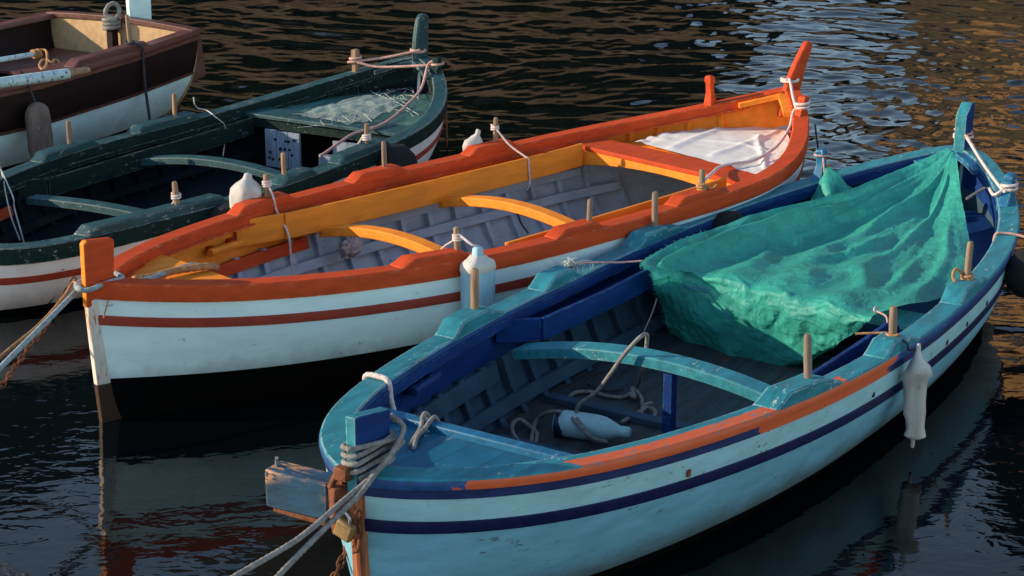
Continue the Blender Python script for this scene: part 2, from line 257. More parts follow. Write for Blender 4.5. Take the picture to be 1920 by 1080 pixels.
# ------------------------------------------------------------------ mesh helpers
class MB:
    def __init__(s): s.v = []; s.f = []; s.m = []; s.mi = 0
    def add(s, vs, fs):
        o = len(s.v); s.v += [tuple(v) for v in vs]; s.f += [tuple(i + o for i in f) for f in fs]; s.m += [s.mi] * len(fs); return s
    def loft(s, rings, closed=True, caps=True):
        n = len(rings[0]); vs = [p for r in rings for p in r]; fs = []
        for i in range(len(rings) - 1):
            for j in range(n if closed else n - 1):
                k = (j + 1) % n; fs.append((i * n + j, i * n + k, (i + 1) * n + k, (i + 1) * n + j))
        if caps and closed: fs += [tuple(range(n))[::-1], tuple((len(rings) - 1) * n + j for j in range(n))]
        return s.add(vs, fs)
    def box(s, c, size, rot=None):
        hx, hy, hz = (q / 2 for q in size); c = Vector(c)
        vs = [Vector((a * hx, b * hy, d * hz)) for d in (-1, 1) for a, b in ((-1, -1), (1, -1), (1, 1), (-1, 1))]
        if rot is not None: vs = [rot @ v for v in vs]
        return s.add([c + v for v in vs], [(3, 2, 1, 0), (4, 5, 6, 7), (0, 1, 5, 4), (1, 2, 6, 5), (2, 3, 7, 6), (3, 0, 4, 7)])
    def bar(s, a, b, w, h, up=(0, 0, 1)):
        a, b = Vector(a), Vector(b); d = (b - a).normalized(); sd = d.cross(Vector(up)).normalized(); u = sd.cross(d)
        r = lambda p: [p + sd * w / 2 * i + u * h / 2 * j for i, j in ((-1, -1), (1, -1), (1, 1), (-1, 1))]
        return s.loft([r(a), r(b)])
    def prism(s, poly, d):              # planar polygon pushed by vector d
        d = Vector(d); return s.loft([[Vector(p) for p in poly], [Vector(p) + d for p in poly]])
    def tube(s, pts, r, n=8, smooth=6, jit=0, taper=None):
        P = spline(pts, smooth) if smooth > 1 else [Vector(p) for p in pts]
        rings = []; up = Vector((.13, .21, .97))
        for i, p in enumerate(P):
            d = (P[min(i + 1, len(P) - 1)] - P[max(i - 1, 0)])
            d = d.normalized() if d.length > 1e-9 else Vector((1, 0, 0))
            a = d.cross(up)
            a = a.normalized() if a.length > 1e-3 else d.orthogonal().normalized()
            b = a.cross(d); up = b
            rr = r * (taper(i / (len(P) - 1)) if taper else 1) * (1 + jit * (random.random() - .5))
            rings.append([p + (a * math.cos(t) + b * math.sin(t)) * rr for t in [2 * math.pi * k / n for k in range(n)]])
        return s.loft(rings)
    def lathe(s, prof, base, axis, n=20, flat=(1, 1), dent=0, seed=0):
        base, ax = Vector(base), Vector(axis).normalized(); a = ax.orthogonal().normalized(); b = ax.cross(a)
        rings = []
        for h, r in prof:
            ring = []
            for k in range(n):
                t = 2 * math.pi * k / n
                p = base + ax * h + (a * math.cos(t) * flat[0] + b * math.sin(t) * flat[1]) * r
                if dent: p += (p - base - ax * h) * dent * noise.noise((p + Vector((seed, 0, 0))) * 14)
                ring.append(p)
            rings.append(ring)
        return s.loft(rings)
    def build(s, name, mats, parent=None, smooth=False, bevel=0, seg=2, angle=40):
        me = bpy.data.meshes.new(name); me.from_pydata(s.v, [], s.f)
        mats = mats if isinstance(mats, (list, tuple)) else [mats]
        for m in mats: me.materials.append(m)
        me.polygons.foreach_set('material_index', s.m)
        bm = bmesh.new(); bm.from_mesh(me); bmesh.ops.remove_doubles(bm, verts=bm.verts, dist=1e-5)
        bmesh.ops.recalc_face_normals(bm, faces=bm.faces); bm.to_mesh(me); bm.free()
        o = bpy.data.objects.new(name, me); col.objects.link(o)
        if parent: o.parent = parent
        if bevel:
            b = o.modifiers.new('bevel', 'BEVEL'); b.width = bevel; b.segments = seg; b.limit_method = 'ANGLE'; b.angle_limit = R(35)
        if smooth or bevel:
            me.polygons.foreach_set('use_smooth', [True] * len(me.polygons))
            if angle < 180:
                me.set_sharp_from_angle(angle=R(angle))
        return o
def spline(pts, k=6):
    P = [Vector(p) for p in pts]; Q = [P[0] * 2 - P[1]] + P + [P[-1] * 2 - P[-2]]; out = []
    for i in range(1, len(Q) - 2):
        a, b, c, d = Q[i - 1:i + 3]
        for j in range(k):
            t = j / k; out.append(.5 * ((2 * b) + (c - a) * t + (2 * a - 5 * b + 4 * c - d) * t * t + (3 * b - a - 3 * c + d) * t ** 3))
    return out + [P[-1]]
def tag(o, label, cat, group=None, kind=None):
    if label: o['label'] = label
    if cat: o['category'] = cat
    if group: o['group'] = group
    if kind: o['kind'] = kind
    return o
def empty(name, loc, rz, label, cat, group=None):
    o = bpy.data.objects.new(name, None); col.objects.link(o); o.location = loc; o.rotation_euler = (0, 0, rz); o.empty_display_size = .3
    return tag(o, label, cat, group)
def thing(name, mb, mats, label, cat, bt=None, group=None, **k):       # a one-mesh thing given in boat coordinates
    vs = [Vector(v) for v in mb.v]
    if bt: vs = [bt.M @ v for v in vs]
    lo = Vector((sum(v.x for v in vs) / len(vs), sum(v.y for v in vs) / len(vs), min(v.z for v in vs)))
    rot = Matrix.Rotation(-bt.th if bt else 0, 3, 'Z')
    mb.v = [tuple(rot @ (v - lo)) for v in vs]
    o = mb.build(name, mats, None, **k); o.location = lo; o.rotation_euler = (0, 0, bt.th if bt else 0)
    return tag(o, label, cat, group)

# ------------------------------------------------------------------ parts shared by the boats
def hull_skin(bt, bands, w=0, zfloor=None, xs=None):
    """rows of (depth below sheer or absolute height, material) from the sheer down"""
    mb = MB(); xs = xs if xs is not None else bt.X
    for side in (1, -1):
        for bi in range(len(bands) - 1):
            (k0, v0), (k1, v1), mi, nsub = bands[bi][:2], bands[bi + 1][:2], bands[bi][2], bands[bi][3]
            mb.mi = mi; grid = []
            for i, x in enumerate(xs):
                za = bt.zs(x) - v0 if k0 == 'd' else v0; zb = bt.zs(x) - v1 if k1 == 'd' else (v1 if k1 == 'z' else bt.zk(x))
                row = []
                for j in range(nsub + 1):
                    z = za + (zb - za) * j / nsub
                    xx, y = bt.rk(x, z), (bt.brf(x) if w == 0 else bt.bi(x, w)) * bt.g(x, z)
                    row.append((xx, side * y, z))
                grid.append(row)
            mb.loft(grid, closed=False)
    return mb
def strip(bt, side, prof, x0=None, x1=None, dz=lambda x: 0, follow=True):
    """sweep a (offset inboard, depth below sheer) profile along the gunwale; negative offset is outboard"""
    rings = []
    for i, x in enumerate(bt.X):
        if x0 is not None and x < x0 - 1e-6: continue
        if x1 is not None and x > x1 + 1e-6: continue
        z0 = bt.zs(x) + dz(x); r = []
        for w, d in prof:
            z = z0 - d; gg = bt.g(x, z) if (follow and d > 0) else 1
            X = bt.rk(x, z) if follow else x
            r.append((X + bt.N[i, 0] * w, side * max(0, bt.Y[i] * gg + bt.N[i, 1] * w), z))
        rings.append(r)
    return MB().loft(rings)
def inner_prof(bt, side, x, z0, z1, n, w):
    out = []
    for j in range(n + 1):
        z = z0 + (z1 - z0) * j / n
        out.append(Vector((x, side * bt.hy(x, z, w), z)))
    return out
def rib(bt, x, w0, depth, wid, top, zf, mat, root):
    pts = []
    L = inner_prof(bt, 1, x, bt.zs(x) - top, zf, 10, w0); Rr = inner_prof(bt, -1, x, bt.zs(x) - top, zf, 10, w0)
    pts = L + Rr[::-1]; n = len(pts); rings = []
    for i, p in enumerate(pts):
        d = pts[min(i + 1, n - 1)] - pts[max(i - 1, 0)]; nn = Vector((0, d.z, -d.y)).normalized()
        c = Vector((0, -p.y, .35 - p.z))
        if nn.dot(c) < 0: nn = -nn
        q = p + nn * depth; o = p - nn * .01
        rings.append([(x - wid / 2, o.y, o.z), (x + wid / 2, o.y, o.z), (x + wid / 2, q.y, q.z), (x - wid / 2, q.y, q.z)])
    return MB().loft(rings).build('rib', mat, root, bevel=.004, seg=1)
def stringer(bt, side, depth, h, t, x0, x1, w0, mat, root, name='stringer'):
    rings = []
    for x in np.linspace(x0, x1, 60):
        z = bt.zs(x) - depth; y0 = bt.hy(x, z + h / 2, w0); y1 = bt.hy(x, z - h / 2, w0)
        rings.append([(x, side * y0, z + h / 2), (x, side * (y0 - t), z + h / 2), (x, side * (y1 - t), z - h / 2), (x, side * y1, z - h / 2)])
    return MB().loft(rings).build(name, mat, root, bevel=.004, seg=1)
def deck(bt, x0, x1, z, w, th=.022, camber=0, n=24, xf=None):
    rows = []
    for x in np.linspace(x0, x1, n):
        zz = z(x) if callable(z) else z; b = bt.hy(x, zz, w); r = []
        for j in range(-8, 9): r.append((bt.rk(x, zz), b * j / 8, zz + camber * (1 - (j / 8) ** 2)))
        rows.append(r + [(p[0], p[1], p[2] - th) for p in r[::-1]])
    return MB().loft(rows)
def arch_beam(bt, x, yN, yF, z, crown, wid, th, skew=0):
    rings = []
    for j in range(25):
        t = j / 24; y = yN + (yF - yN) * t; zz = z + crown * (1 - (2 * t - 1) ** 2); xx = x + skew * (t - .5); ta = 1 + .25 * (1 - abs(2 * t - 1))
        s = -crown * 4 * (2 * t - 1) / (yF - yN); nn = Vector((0, -s, 1)).normalized()
        c = Vector((xx, y, zz)); rings.append([c + Vector((-wid / 2, 0, 0)), c + Vector((wid / 2, 0, 0)), c + Vector((wid / 2, 0, 0)) - nn * th, c + Vector((-wid / 2, 0, 0)) - nn * th])
    return MB().loft(rings)
def rail_z(bt, blocks, x):           # a step on the rail where a thole block sits
    return 0
def thole_block(bt, side, x0, x1, h, mat, root, w0=-.004, w1=.085, ramp_=.07, pin=None, pmat=None, lean=0, pin_h=.20, pin_r=.017, step=None):
    pts = []
    xs = sorted(set([x0, x0 + ramp_ * .35, x0 + ramp_, x1 - ramp_, x1 - ramp_ * .35, x1] + list(np.linspace(x0 + ramp_, x1 - ramp_, 8)) + ([step - .004, step + .004] if step else [])))
    rings = []
    for x in xs:
        k = min(1, (x - x0) / ramp_, (x1 - x) / ramp_); k = max(0, k); k = k * k * (3 - 2 * k)
        hh = .004 + h * k * (.55 if step and x > step else 1); zz = bt.zs(x)
        yo, yi = bt.bi(x, 0) if w0 >= 0 else bt.bi(x, 0) - w0, bt.bi(x, w1)
        rings.append([(x, side * yo, zz - .012), (x, side * yo, zz + hh - .008), (x, side * (yo - .008), zz + hh), (x, side * (yi + .008), zz + hh), (x, side * yi, zz + hh - .008), (x, side * yi, zz - .012)])
    o = MB().loft(rings).build('thole_block', mat, root, bevel=.004, seg=1)
    if pin is not None:
        y = side * (bt.bi(pin, .045)); z = bt.zs(pin) + h * .8
        ln = Vector((lean + random.uniform(-.05, .05), -side * random.uniform(-.02, .08), 1)).normalized(); pin_r *= random.uniform(.88, 1.1)
        prof = [(-.05, pin_r * .85), (0, pin_r), (pin_h * .5, pin_r * 1.05), (pin_h * .93, pin_r * .95), (pin_h, pin_r * .7)]
        MB().lathe(prof, (pin, y, z), ln, 9, dent=.12, seed=pin).build('thole_pin', pmat or M['wood'], o, smooth=True, angle=50)
    return o
def pin_only(bt, side, x, h, root, mat=None, r=.017, lean=0, w=.05):
    return MB().lathe([(-.05, r * .85), (0, r), (h * .93, r * .95), (h, r * .7)], (x, side * bt.bi(x, w), bt.zs(x)), (lean, 0, 1), 9, dent=.12, seed=x).build('thole_pin', mat or M['wood'], root, smooth=True, angle=50)
def pocket(bt, side, x0, x1, y0, y1, top, h, mat, root, floor_mat=None, rounded=False, x_end=.16):
    """a board standing inboard of the frames that makes an open pocket along the side"""
    mb = MB(); t = .022
    xs = np.linspace(x0, x1, 14); rings = []
    for x in xs:
        y = y0 + (y1 - y0) * (x - x0) / (x1 - x0); zt = bt.zs(x) - top
        if rounded: zt -= h * .55 * max(0, (x - (x1 - .14)) / .14) ** 2
        rings.append([(x, side * (y + t / 2), zt), (x, side * (y - t / 2), zt), (x, side * (y - t / 2), bt.zs(x) - top - h), (x, side * (y + t / 2), bt.zs(x) - top - h)])
    mb.loft(rings); o = mb.build('side_board', mat, root, bevel=.004)
    zt = bt.zs(x0) - top; yw = bt.hy(x0 - x_end, zt - h / 2, .05); e = MB()
    a = Vector((x0, side * (y0 + t / 2), zt - h / 2)); b = Vector((x0 - x_end, side * yw, zt - h / 2)); e.bar(a, b, t, h)
    e.build('pocket_end', mat, o, bevel=.004)
    if floor_mat:
        f = MB(); rr = []
        for x in xs:
            y = y0 + (y1 - y0) * (x - x0) / (x1 - x0); z = bt.zs(x) - top - h + .02
            rr.append([(x, side * y, z), (x, side * bt.hy(x, z, .04), z), (x, side * bt.hy(x, z, .04), z - .015), (x, side * y, z - .015)])
        f.loft(rr).build('pocket_floor', floor_mat, o)
    return o
def horn(bt, prof, thick, mat, root, name='prow_horn', bevel=.012, lit_mat=None):
    if lit_mat:                          # sunlight on the bow-facing edge and top, painted in as a lighter colour
        o = horn(bt, prof, thick, mat, root, name, bevel); o.data.materials.append(lit_mat)
        for p in o.data.polygons:
            if p.normal.x < -.5 or (p.normal.z > .6 and lit_mat != M['yellow']): p.material_index = 1
        return o
    return MB().prism([(x, -thick / 2, z) for x, z in prof], (0, thick, 0)).build(name, mat, root, bevel=bevel)
def head_post(bt, side, x, z, h, mat, root, lean=(0, 0), wb=.075, wt=.05, flare=.12, round_top=True):
    """bollard post on the rail: flared foot, waist, rounded head"""
    y = side * bt.bi(x, .05); rings = []
    prof = [(-.06, flare, .07), (.0, flare, .07), (.05, wb, .06), (h * .45, wt * .92, .05), (h * .72, wt * .9, .048), (h * .80, wt * 1.18, .058), (h * .95, wt * 1.12, .056), (h, wt * .75, .035)]
    for hz, wx, wy in prof:
        cx, cy = x + lean[0] * max(0, hz) / h, y + lean[1] * max(0, hz) / h
        rings.append([(cx + wx / 2 * a, cy + wy / 2 * b, z + hz) for a, b in ((-1, -1), (1, -1), (1, 1), (-1, 1))])
    return MB().loft(rings).build('bollard_post', mat, root, bevel=.008)
def lash(P, axis, r, turns, rope_r, pitch=None):
    P, ax = Vector(P), Vector(axis).normalized(); a = ax.orthogonal().normalized(); b = ax.cross(a); pitch = pitch or rope_r * 2.1
    return [P + ax * pitch * t + (a * math.cos(2 * math.pi * t) + b * math.sin(2 * math.pi * t)) * r for t in np.linspace(0, turns, int(turns * 10) + 1)]
def wrap_rect(c, hx, hy, rope_r, turns, pitch):
    pts = []
    for k in range(turns * 16):
        t = 2 * math.pi * (k / 16 - .375); ca, sa = math.cos(t), math.sin(t)
        pts.append(Vector(c) + Vector((math.copysign(abs(ca) ** .45, ca) * (hx + rope_r), math.copysign(abs(sa) ** .45, sa) * (hy + rope_r), pitch * k / 16 + (random.random() - .5) * .003)))
    return pts
def chain(mb, pts, link=.042, r=.0055, w=.013):
    P = spline(pts, 30); d = [0]
    for i in range(1, len(P)): d.append(d[-1] + (P[i] - P[i - 1]).length)
    n = int(d[-1] / (link * .74)); roll = 0
    for k in range(n):
        s = (k + .5) * d[-1] / n; i = min(len(P) - 2, int(np.searchsorted(d, s)) - 1); i = max(0, i)
        c = P[i].lerp(P[i + 1], (s - d[i]) / max(1e-6, d[i + 1] - d[i])); t = (P[i + 1] - P[i]).normalized()
        a = t.cross(Vector((0, 0, 1))).normalized() if abs(t.z) < .98 else Vector((1, 0, 0)); b = a.cross(t)
        q = math.pi / 4 + (math.pi / 2 if k % 2 else 0) + random.uniform(-.25, .25); e = a * math.cos(q) + b * math.sin(q); nn = t.cross(e)
        rings = []
        for m in range(14):
            th = 2 * math.pi * m / 14; x = math.cos(th); y = math.sin(th)
            p = c + t * (x * w + math.copysign(1, x) * (link / 2 - w) * min(1, abs(x) * 3)) + e * y * w
            o = (t * x + e * y).normalized()
            rings.append([p + (o * math.cos(f) + nn * math.sin(f)) * r for f in [2 * math.pi * z / 6 for z in range(6)]])
        vs = [p for rr in rings for p in rr]
        fs = [(i_ * 6 + j, i_ * 6 + (j + 1) % 6, ((i_ + 1) % 14) * 6 + (j + 1) % 6, ((i_ + 1) % 14) * 6 + j) for i_ in range(14) for j in range(6)]
        mb.add(vs, fs)
    return mb
def laid(pts, r, k):                     # three strands laid round each other
    P = spline(pts, k); d = [0]
    for i in range(1, len(P)): d.append(d[-1] + (P[i] - P[i - 1]).length)
    m = max(6, int(d[-1] / max(.0045, r * .55))); xs = np.linspace(0, d[-1], m)
    Q = [Vector((np.interp(x, d, [p.x for p in P]), np.interp(x, d, [p.y for p in P]), np.interp(x, d, [p.z for p in P]))) for x in xs]
    rings = []; up = Vector((.13, .21, .97)); n = 12
    for i, p in enumerate(Q):
        t = Q[min(i + 1, m - 1)] - Q[max(i - 1, 0)]; t = t.normalized() if t.length > 1e-9 else Vector((1, 0, 0))
        a = t.cross(up); a = a.normalized() if a.length > 1e-3 else t.orthogonal().normalized(); b = a.cross(t); up = b
        ph = xs[i] / (r * 7) * 2 * math.pi
        rings.append([p + (a * math.cos(q) + b * math.sin(q)) * r * (.90 + .20 * abs(math.cos(1.5 * (q + ph)))) for q in [2 * math.pi * z / n for z in range(n)]])
    return MB().loft(rings)
def rope(name, pts, r, mat, label, bt=None, cat='rope', group=None, n=8, k=8):
    return thing(name, laid(pts, r, k) if r > .0055 else MB().tube(pts, r, n, k, jit=.10), mat, label, cat, bt, group, smooth=True, angle=180)
BOATS = 'wooden rowing boats moored side by side'

def common(bt, root, hull_mats, bands, inner_mats, inner_bands, rail_w, rail_h, rail_mats, strake=None, stripe=None, zf=.0, rail_over=.012, lip=None):
    hull_skin(bt, bands).build('hull', hull_mats, root, smooth=True, angle=50)
    xs = bt.X[np.abs(bt.X) < bt.h - .03]
    hull_skin(bt, inner_bands, w=.03, xs=xs).build('inner_planking', inner_mats, root, smooth=True, angle=60)
    for s in (1, -1):
        o, w, h = rail_over, rail_w, rail_h
        mb = strip(bt, s, [(-o, h), (-o - .004, h * .5), (-o, .007), (-o + .007, 0), (w * (.55 if len(rail_mats) > 2 else .3), 0), (w - .007, 0), (w, .007), (w, h * .8), (w * .5, h * .8)], follow=False)
        # material: light painted in, tops in the sunlit worn colour, sides in the shaded one
        if len(rail_mats) > 1:
            n = 9; top = {4: 1, 3: len(rail_mats) - 1 if s < 0 else 1, 2: len(rail_mats) - 1 if s < 0 else 1, 5: 1}
            mb.m = [top.get(i % n, 0) if i < len(mb.f) - 2 else 0 for i in range(len(mb.f))]
        mb.build('gunwale', rail_mats, root, smooth=True, angle=35)
        if lip: strip(bt, s, [(w - .012, h * .75), (w + .012, h * .75), (w + .012, h * .75 + lip[0]), (w - .012, h * .75 + lip[0])], follow=False, x0=-bt.h * .93, x1=bt.h * .93).build('clamp', lip[1], root, smooth=True, angle=35)
        if strake: strip(bt, s, [(.01, strake[0]), (-strake[3], strake[0]), (-strake[3], strake[1]), (.01, strake[1])]).build('rubbing_strake', strake[2], root, smooth=True, angle=35)
        if stripe: strip(bt, s, [(.01, stripe[0]), (-.007, stripe[0] + .003), (-.009, (stripe[0] + stripe[1]) / 2), (-.007, stripe[1] - .003), (.01, stripe[1])]).build('stripe_moulding', stripe[2], root, smooth=True, angle=50)
def stem_bar(bt, end, mat, root, top_dz=0, w=.055, out=.035, z_split=None):
    """the stem: a curved bar closing the hull's end, from the rail down into the water"""
    xe = end * bt.h; rings = []
    for z in np.linspace(bt.zs(xe) + top_dz, -.22, 16):
        x = bt.rk(xe, z)
        ex = x + end * out
        k = .09 if end < 0 else .03; rings.append([(x - end * k, -w * .5 - .004, z), (x - end * .015, -w * .52, z), (ex, -w * .34, z), (ex, w * .34, z), (x - end * .015, w * .52, z), (x - end * k, w * .5 + .004, z)])
    return MB().loft(rings).build('stem', mat, root, bevel=.004)

# ================================================================== ORANGE BOAT
bt = ORA
ro = empty('rowing_boat', (bt.c[0], bt.c[1], 0), bt.th, 'orange railed white rowing boat with ochre arched beams and pale blue inside', 'boat', BOATS)
common(bt, ro, [M['white_orange'], M['black']], [('d', 0, 0, 4), ('d', .24, 0, 6), ('z', .22, 1, 8), ('k', 0)],
       [M['yellow'], M['pale_blue']], [('d', .02, 0, 3), ('d', .255, 1, 10), ('z', .02,)], .095, .085, [M['orange']],
       stripe=(.168, .222, M['stripe_red']), lip=(.012, M['orange']))
for s in (1, -1):
    strip(bt, s, [(.05, .245), (.078, .245), (.078, .315), (.05, .315)], x0=-2.3, x1=-.82, follow=True).build('riser', M['orange'], ro, bevel=.004)
    strip(bt, s, [(.05, .245), (.075, .245), (.075, .295), (.05, .295)], x0=-.80, x1=1.5, follow=True).build('riser', M['pale_blue'], ro, bevel=.004)
    stringer(bt, s, .40, .055, .022, -2.15, 1.7, .075, M['pale_blue'], ro)
for i, x in enumerate(np.arange(-2.1, 1.75, .225)):
    rib(bt, x, .03, .042, .035, .245, .03, M['pale_blue'], ro)
for x in (1.86, 2.04, 2.22, 2.40): rib(bt, x, .03, .03, .05, .05, .4, M['yellow'], ro)
deck(bt, -2.15, 1.75, .04, .03).build('floor', M['floor_o'], ro)
arch_beam(bt, -.80, -.70, .66, .47, .10, .085, .055).build('arched_beam', M['yellow'], ro, bevel=.006)
arch_beam(bt, .13, -.72, .66, .47, .10, .085, .055).build('arched_beam', M['yellow'], ro, bevel=.006)
pocket(bt, 1, -1.10, 1.34, .63, .63, .035, .15, M['yellow'], ro, M['yellow'], x_end=.30)
pocket(bt, -1, -.62, 1.30, .66, .60, .03, .14, M['yellow'], ro, M['yellow'])
th = MB(); yy = .80
th.box((1.49, 0, .585), (.26, 1.58, .03)); tw = th.build('thwart', M['orange'], ro, bevel=.005)
fr = MB(); rr = []
for j in range(25):
    t = -1 + 2 * j / 24; zb = .45 + .075 * (1 - t * t)
    rr.append([(1.365, t * .76, .569), (1.395, t * .76, .569), (1.395, t * .76, zb), (1.365, t * .76, zb)])
fr.loft(rr).build('thwart_knee_board', M['yellow'], tw, bevel=.003)
deck(bt, 1.63, 2.55, lambda x: .545 + .03 * (x - 1.63), .04).build('stern_deck', M['yellow'], ro)
deck(bt, -2.60, -2.08, .628, .05, camber=.008).build('foredeck', M['yellow'], ro)
MB().box((-2.085, 0, .61), (.03, .86, .035)).build('deck_edge', M['orange'], ro, bevel=.004)
stem_bar(bt, -1, M['stem_o'], ro, top_dz=-.09, w=.05, out=.03)
stem_bar(bt, 1, M['white_orange'], ro, top_dz=-.03, w=.05, out=.03)
horn(bt, [(-2.79, .60), (-2.64, .60), (-2.615, .90), (-2.625, .915), (-2.765, .93), (-2.785, .915)], .042, M['orange'], ro, 'stem_post', bevel=.008, lit_mat=M['yellow'])
hp = []
for t in np.linspace(0, 1, 9): hp.append((2.60 + .25 * t ** 1.7, .70 + .47 * t))
for t in (.25, .5, .75): hp.append((2.85 + .06 * t, 1.17 + .012 * math.sin(math.pi * t)))
for t in np.linspace(1, 0, 9): hp.append((2.775 + .145 * t ** 1.6, .70 + .45 * t))
horn(bt, hp, .048, M['orange'], ro)
head_post(bt, 1, 2.33, bt.zs(2.33), .205, M['orange'], ro, lean=(-.02, 0), wb=.05, wt=.042, flare=.07)
head_post(bt, -1, 2.42, bt.zs(2.42), .12, M['orange'], ro, lean=(.05, 0), wb=.05, wt=.045, flare=.07)
# breasthook at the far end and small chocks
for s in (1, -1): strip(bt, s, [(0.075, .02), (0.14500000000000002, .02), (0.14500000000000002, .05), (0.075, .05)], x0=2.50, follow=False).build('breasthook', M['yellow'], ro, bevel=.005)
for x0, x1, pn in ((-1.42, -.93, -1.12), (-.46, -.02, -.17), (.50, .93, .77)):
    thole_block(bt, 1, x0, x1, .040, M['orange'], ro, pin=pn, lean=-.03 if pn > 0 else .0, pin_h=.17 if pn != -1.12 else .14, w1=.10)
    thole_block(bt, -1, x0, x1 - (.07 if pn < 0 else 0), .040, M['orange'], ro, pin=pn + (.05 if pn < -1 else 0), lean=.05 if pn > -1 else 0, pin_h=.13, w1=.10)
MB().tube([(-1.66, bt.bi(-1.66, .06) - .035, .515), (-1.40, bt.bi(-1.40, .06) - .035, .505)], .022, 8, 1).build('cleat', M['yellow'], ro, smooth=True)
c = [o for o in ro.children if o.name.startswith('cleat')][0]
for x in (-1.62, -1.45): MB().box((x, bt.bi(x, .05) - .015, .512), (.04, .07, .04)).build('cleat_foot', M['orange'], c, bevel=.004)

# ================================================================== BLUE BOAT
bt = BL
rb = empty('rowing_boat', (bt.c[0], bt.c[1], 0), bt.th, 'nearest bright blue rowing boat with orange paint along its rail and a green tarp', 'boat', BOATS)
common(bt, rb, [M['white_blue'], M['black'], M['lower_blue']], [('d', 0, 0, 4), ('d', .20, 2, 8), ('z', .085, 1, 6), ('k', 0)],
       [M['blue_in'], M['grey_blue']], [('d', .02, 0, 4), ('d', .25, 1, 8), ('z', .004,)], .105, .042, [M['blue_edge'], M['blue_rail'], M['blue_lip']],
       strake=(.040, .082, M['blue_edge2'], .004), stripe=(.172, .226, M['navy']), lip=(.045, M['blue_in']))
for s in (1, -1):
    strip(bt, s, [(.05, .245), (.075, .245), (.075, .33), (.05, .33)], x0=-2.35, x1=-1.0).build('riser', M['grey_blue'], rb, bevel=.004)
    stringer(bt, s, .43, .055, .022, -2.3, 1.2, .075, M['grey_blue'], rb)
for x in np.arange(-2.26, 1.3, .225): rib(bt, x, .03, .042, .04, .24, .006, M['grey_blue'], rb)
deck(bt, -2.3, .6, .062, .03, th=.015).build('floor', M['floor_b'], rb)
MB().box((-1.30, .02, .075), (.07, 1.2, .03)).build('floor_bearer', M['grey_blue'], rb, bevel=.005)
MB().box((-.72, .02, .078), (.07, 1.36, .034)).build('floor_bearer', M['grey_blue'], rb, bevel=.005)
arch_beam(bt, -.94, -.80, .74, .40, .11, .115, .055).build('arched_beam', M['blue_rail'], rb, bevel=.006)
MB().box((-.93, -.086, .22), (.05, .05, .50)).build('pillar', M['blue_in'], rb, bevel=.006)
pocket(bt, 1, -.78, .30, .70, .70, .045, .115, M['blue_in'], rb, M['blue_in'])
pocket(bt, -1, -.86, .24, .73, .72, .03, .12, M['blue_in'], rb, M['blue_in'], rounded=True, x_end=.05)
MB().box((.46, 0, .40), (.22, 1.60, .03)).build('thwart', M['blue_rail'], rb, bevel=.005)
deck(bt, .55, 2.85, lambda x: .28 + .03 * (x - .55), .04).build('stern_deck', M['blue_in'], rb)
fd = deck(bt, -3.06, -2.36, lambda x: .60 - .05 * (x + 3), .05, camber=.006).build('foredeck', planked(paint('blue_deck_paint', (.004, .105, .190), var=.2, chip=.35, chipc=(.2, .35, .38), grime=.35, grimec=(.012, .06, .10), grain=(1, 3, 3)), .16, dark=(.006, .03, .06)), rb)
MB().box((-2.372, .0, .575), (.058, 1.02, .06)).build('deck_edge', M['blue'], rb, bevel=.006)
stem_bar(bt, -1, M['rust_stem'], rb, top_dz=-.07, w=.06, out=.03)
stem_bar(bt, 1, M['white_blue'], rb, top_dz=-.04, w=.055, out=.03)
horn(bt, [(-3.185, .64), (-3.0, .60), (-2.975, .905), (-2.985, .915), (-3.16, .945), (-3.185, .945)], .046, M['blue_in'], rb, 'stem_post', bevel=.005, lit_mat=M['blue_rail'])
horn(bt, [(3.03, .60), (3.15, .60), (3.175, .95), (3.17, .96), (3.12, .965), (3.035, .90)], .072, M['blue_in'], rb, bevel=.004, lit_mat=M['blue_rail'])
head_post(bt, 1, 2.25, bt.zs(2.25), .19, M['blue'], rb, lean=(-.02, 0), wb=.09, wt=.06, flare=.17)
head_post(bt, -1, 2.30, bt.zs(2.30), .17, M['blue'], rb, lean=(.03, 0), wb=.09, wt=.065, flare=.17)
for s in (1, -1): strip(bt, s, [(0.08499999999999999, .02), (0.155, .02), (0.155, .05), (0.08499999999999999, .05)], x0=2.88, follow=False).build('breasthook', M['blue'], rb, bevel=.005)
for side in (1, -1):
    for x0, x1, pn, st in ((-1.46, -.93, -1.14, -1.08), (-.52, -.14, None if side > 0 else -.33, -.30 if side < 0 else None), (.44, .96, .70, .74)):
        thole_block(bt, side, x0, x1, .055, M['blue_rail'], rb, w0=-.010, w1=.105, pin=pn, step=st, pin_h=.21 if pn != -.33 else .15, pin_r=.019, ramp_=.10)
MB().tube([(-1.90, bt.bi(-1.90, .06) - .04, .49), (-1.64, bt.bi(-1.64, .06) - .04, .475)], .022, 8, 1).build('cleat', M['blue_in'], rb, smooth=True)
c = [o for o in rb.children if o.name.startswith('cleat')][0]
for x in (-1.86, -1.70): MB().box((x, bt.bi(x, .05) - .02, .48), (.04, .07, .045)).build('cleat_foot', M['blue_in'], c, bevel=.004)
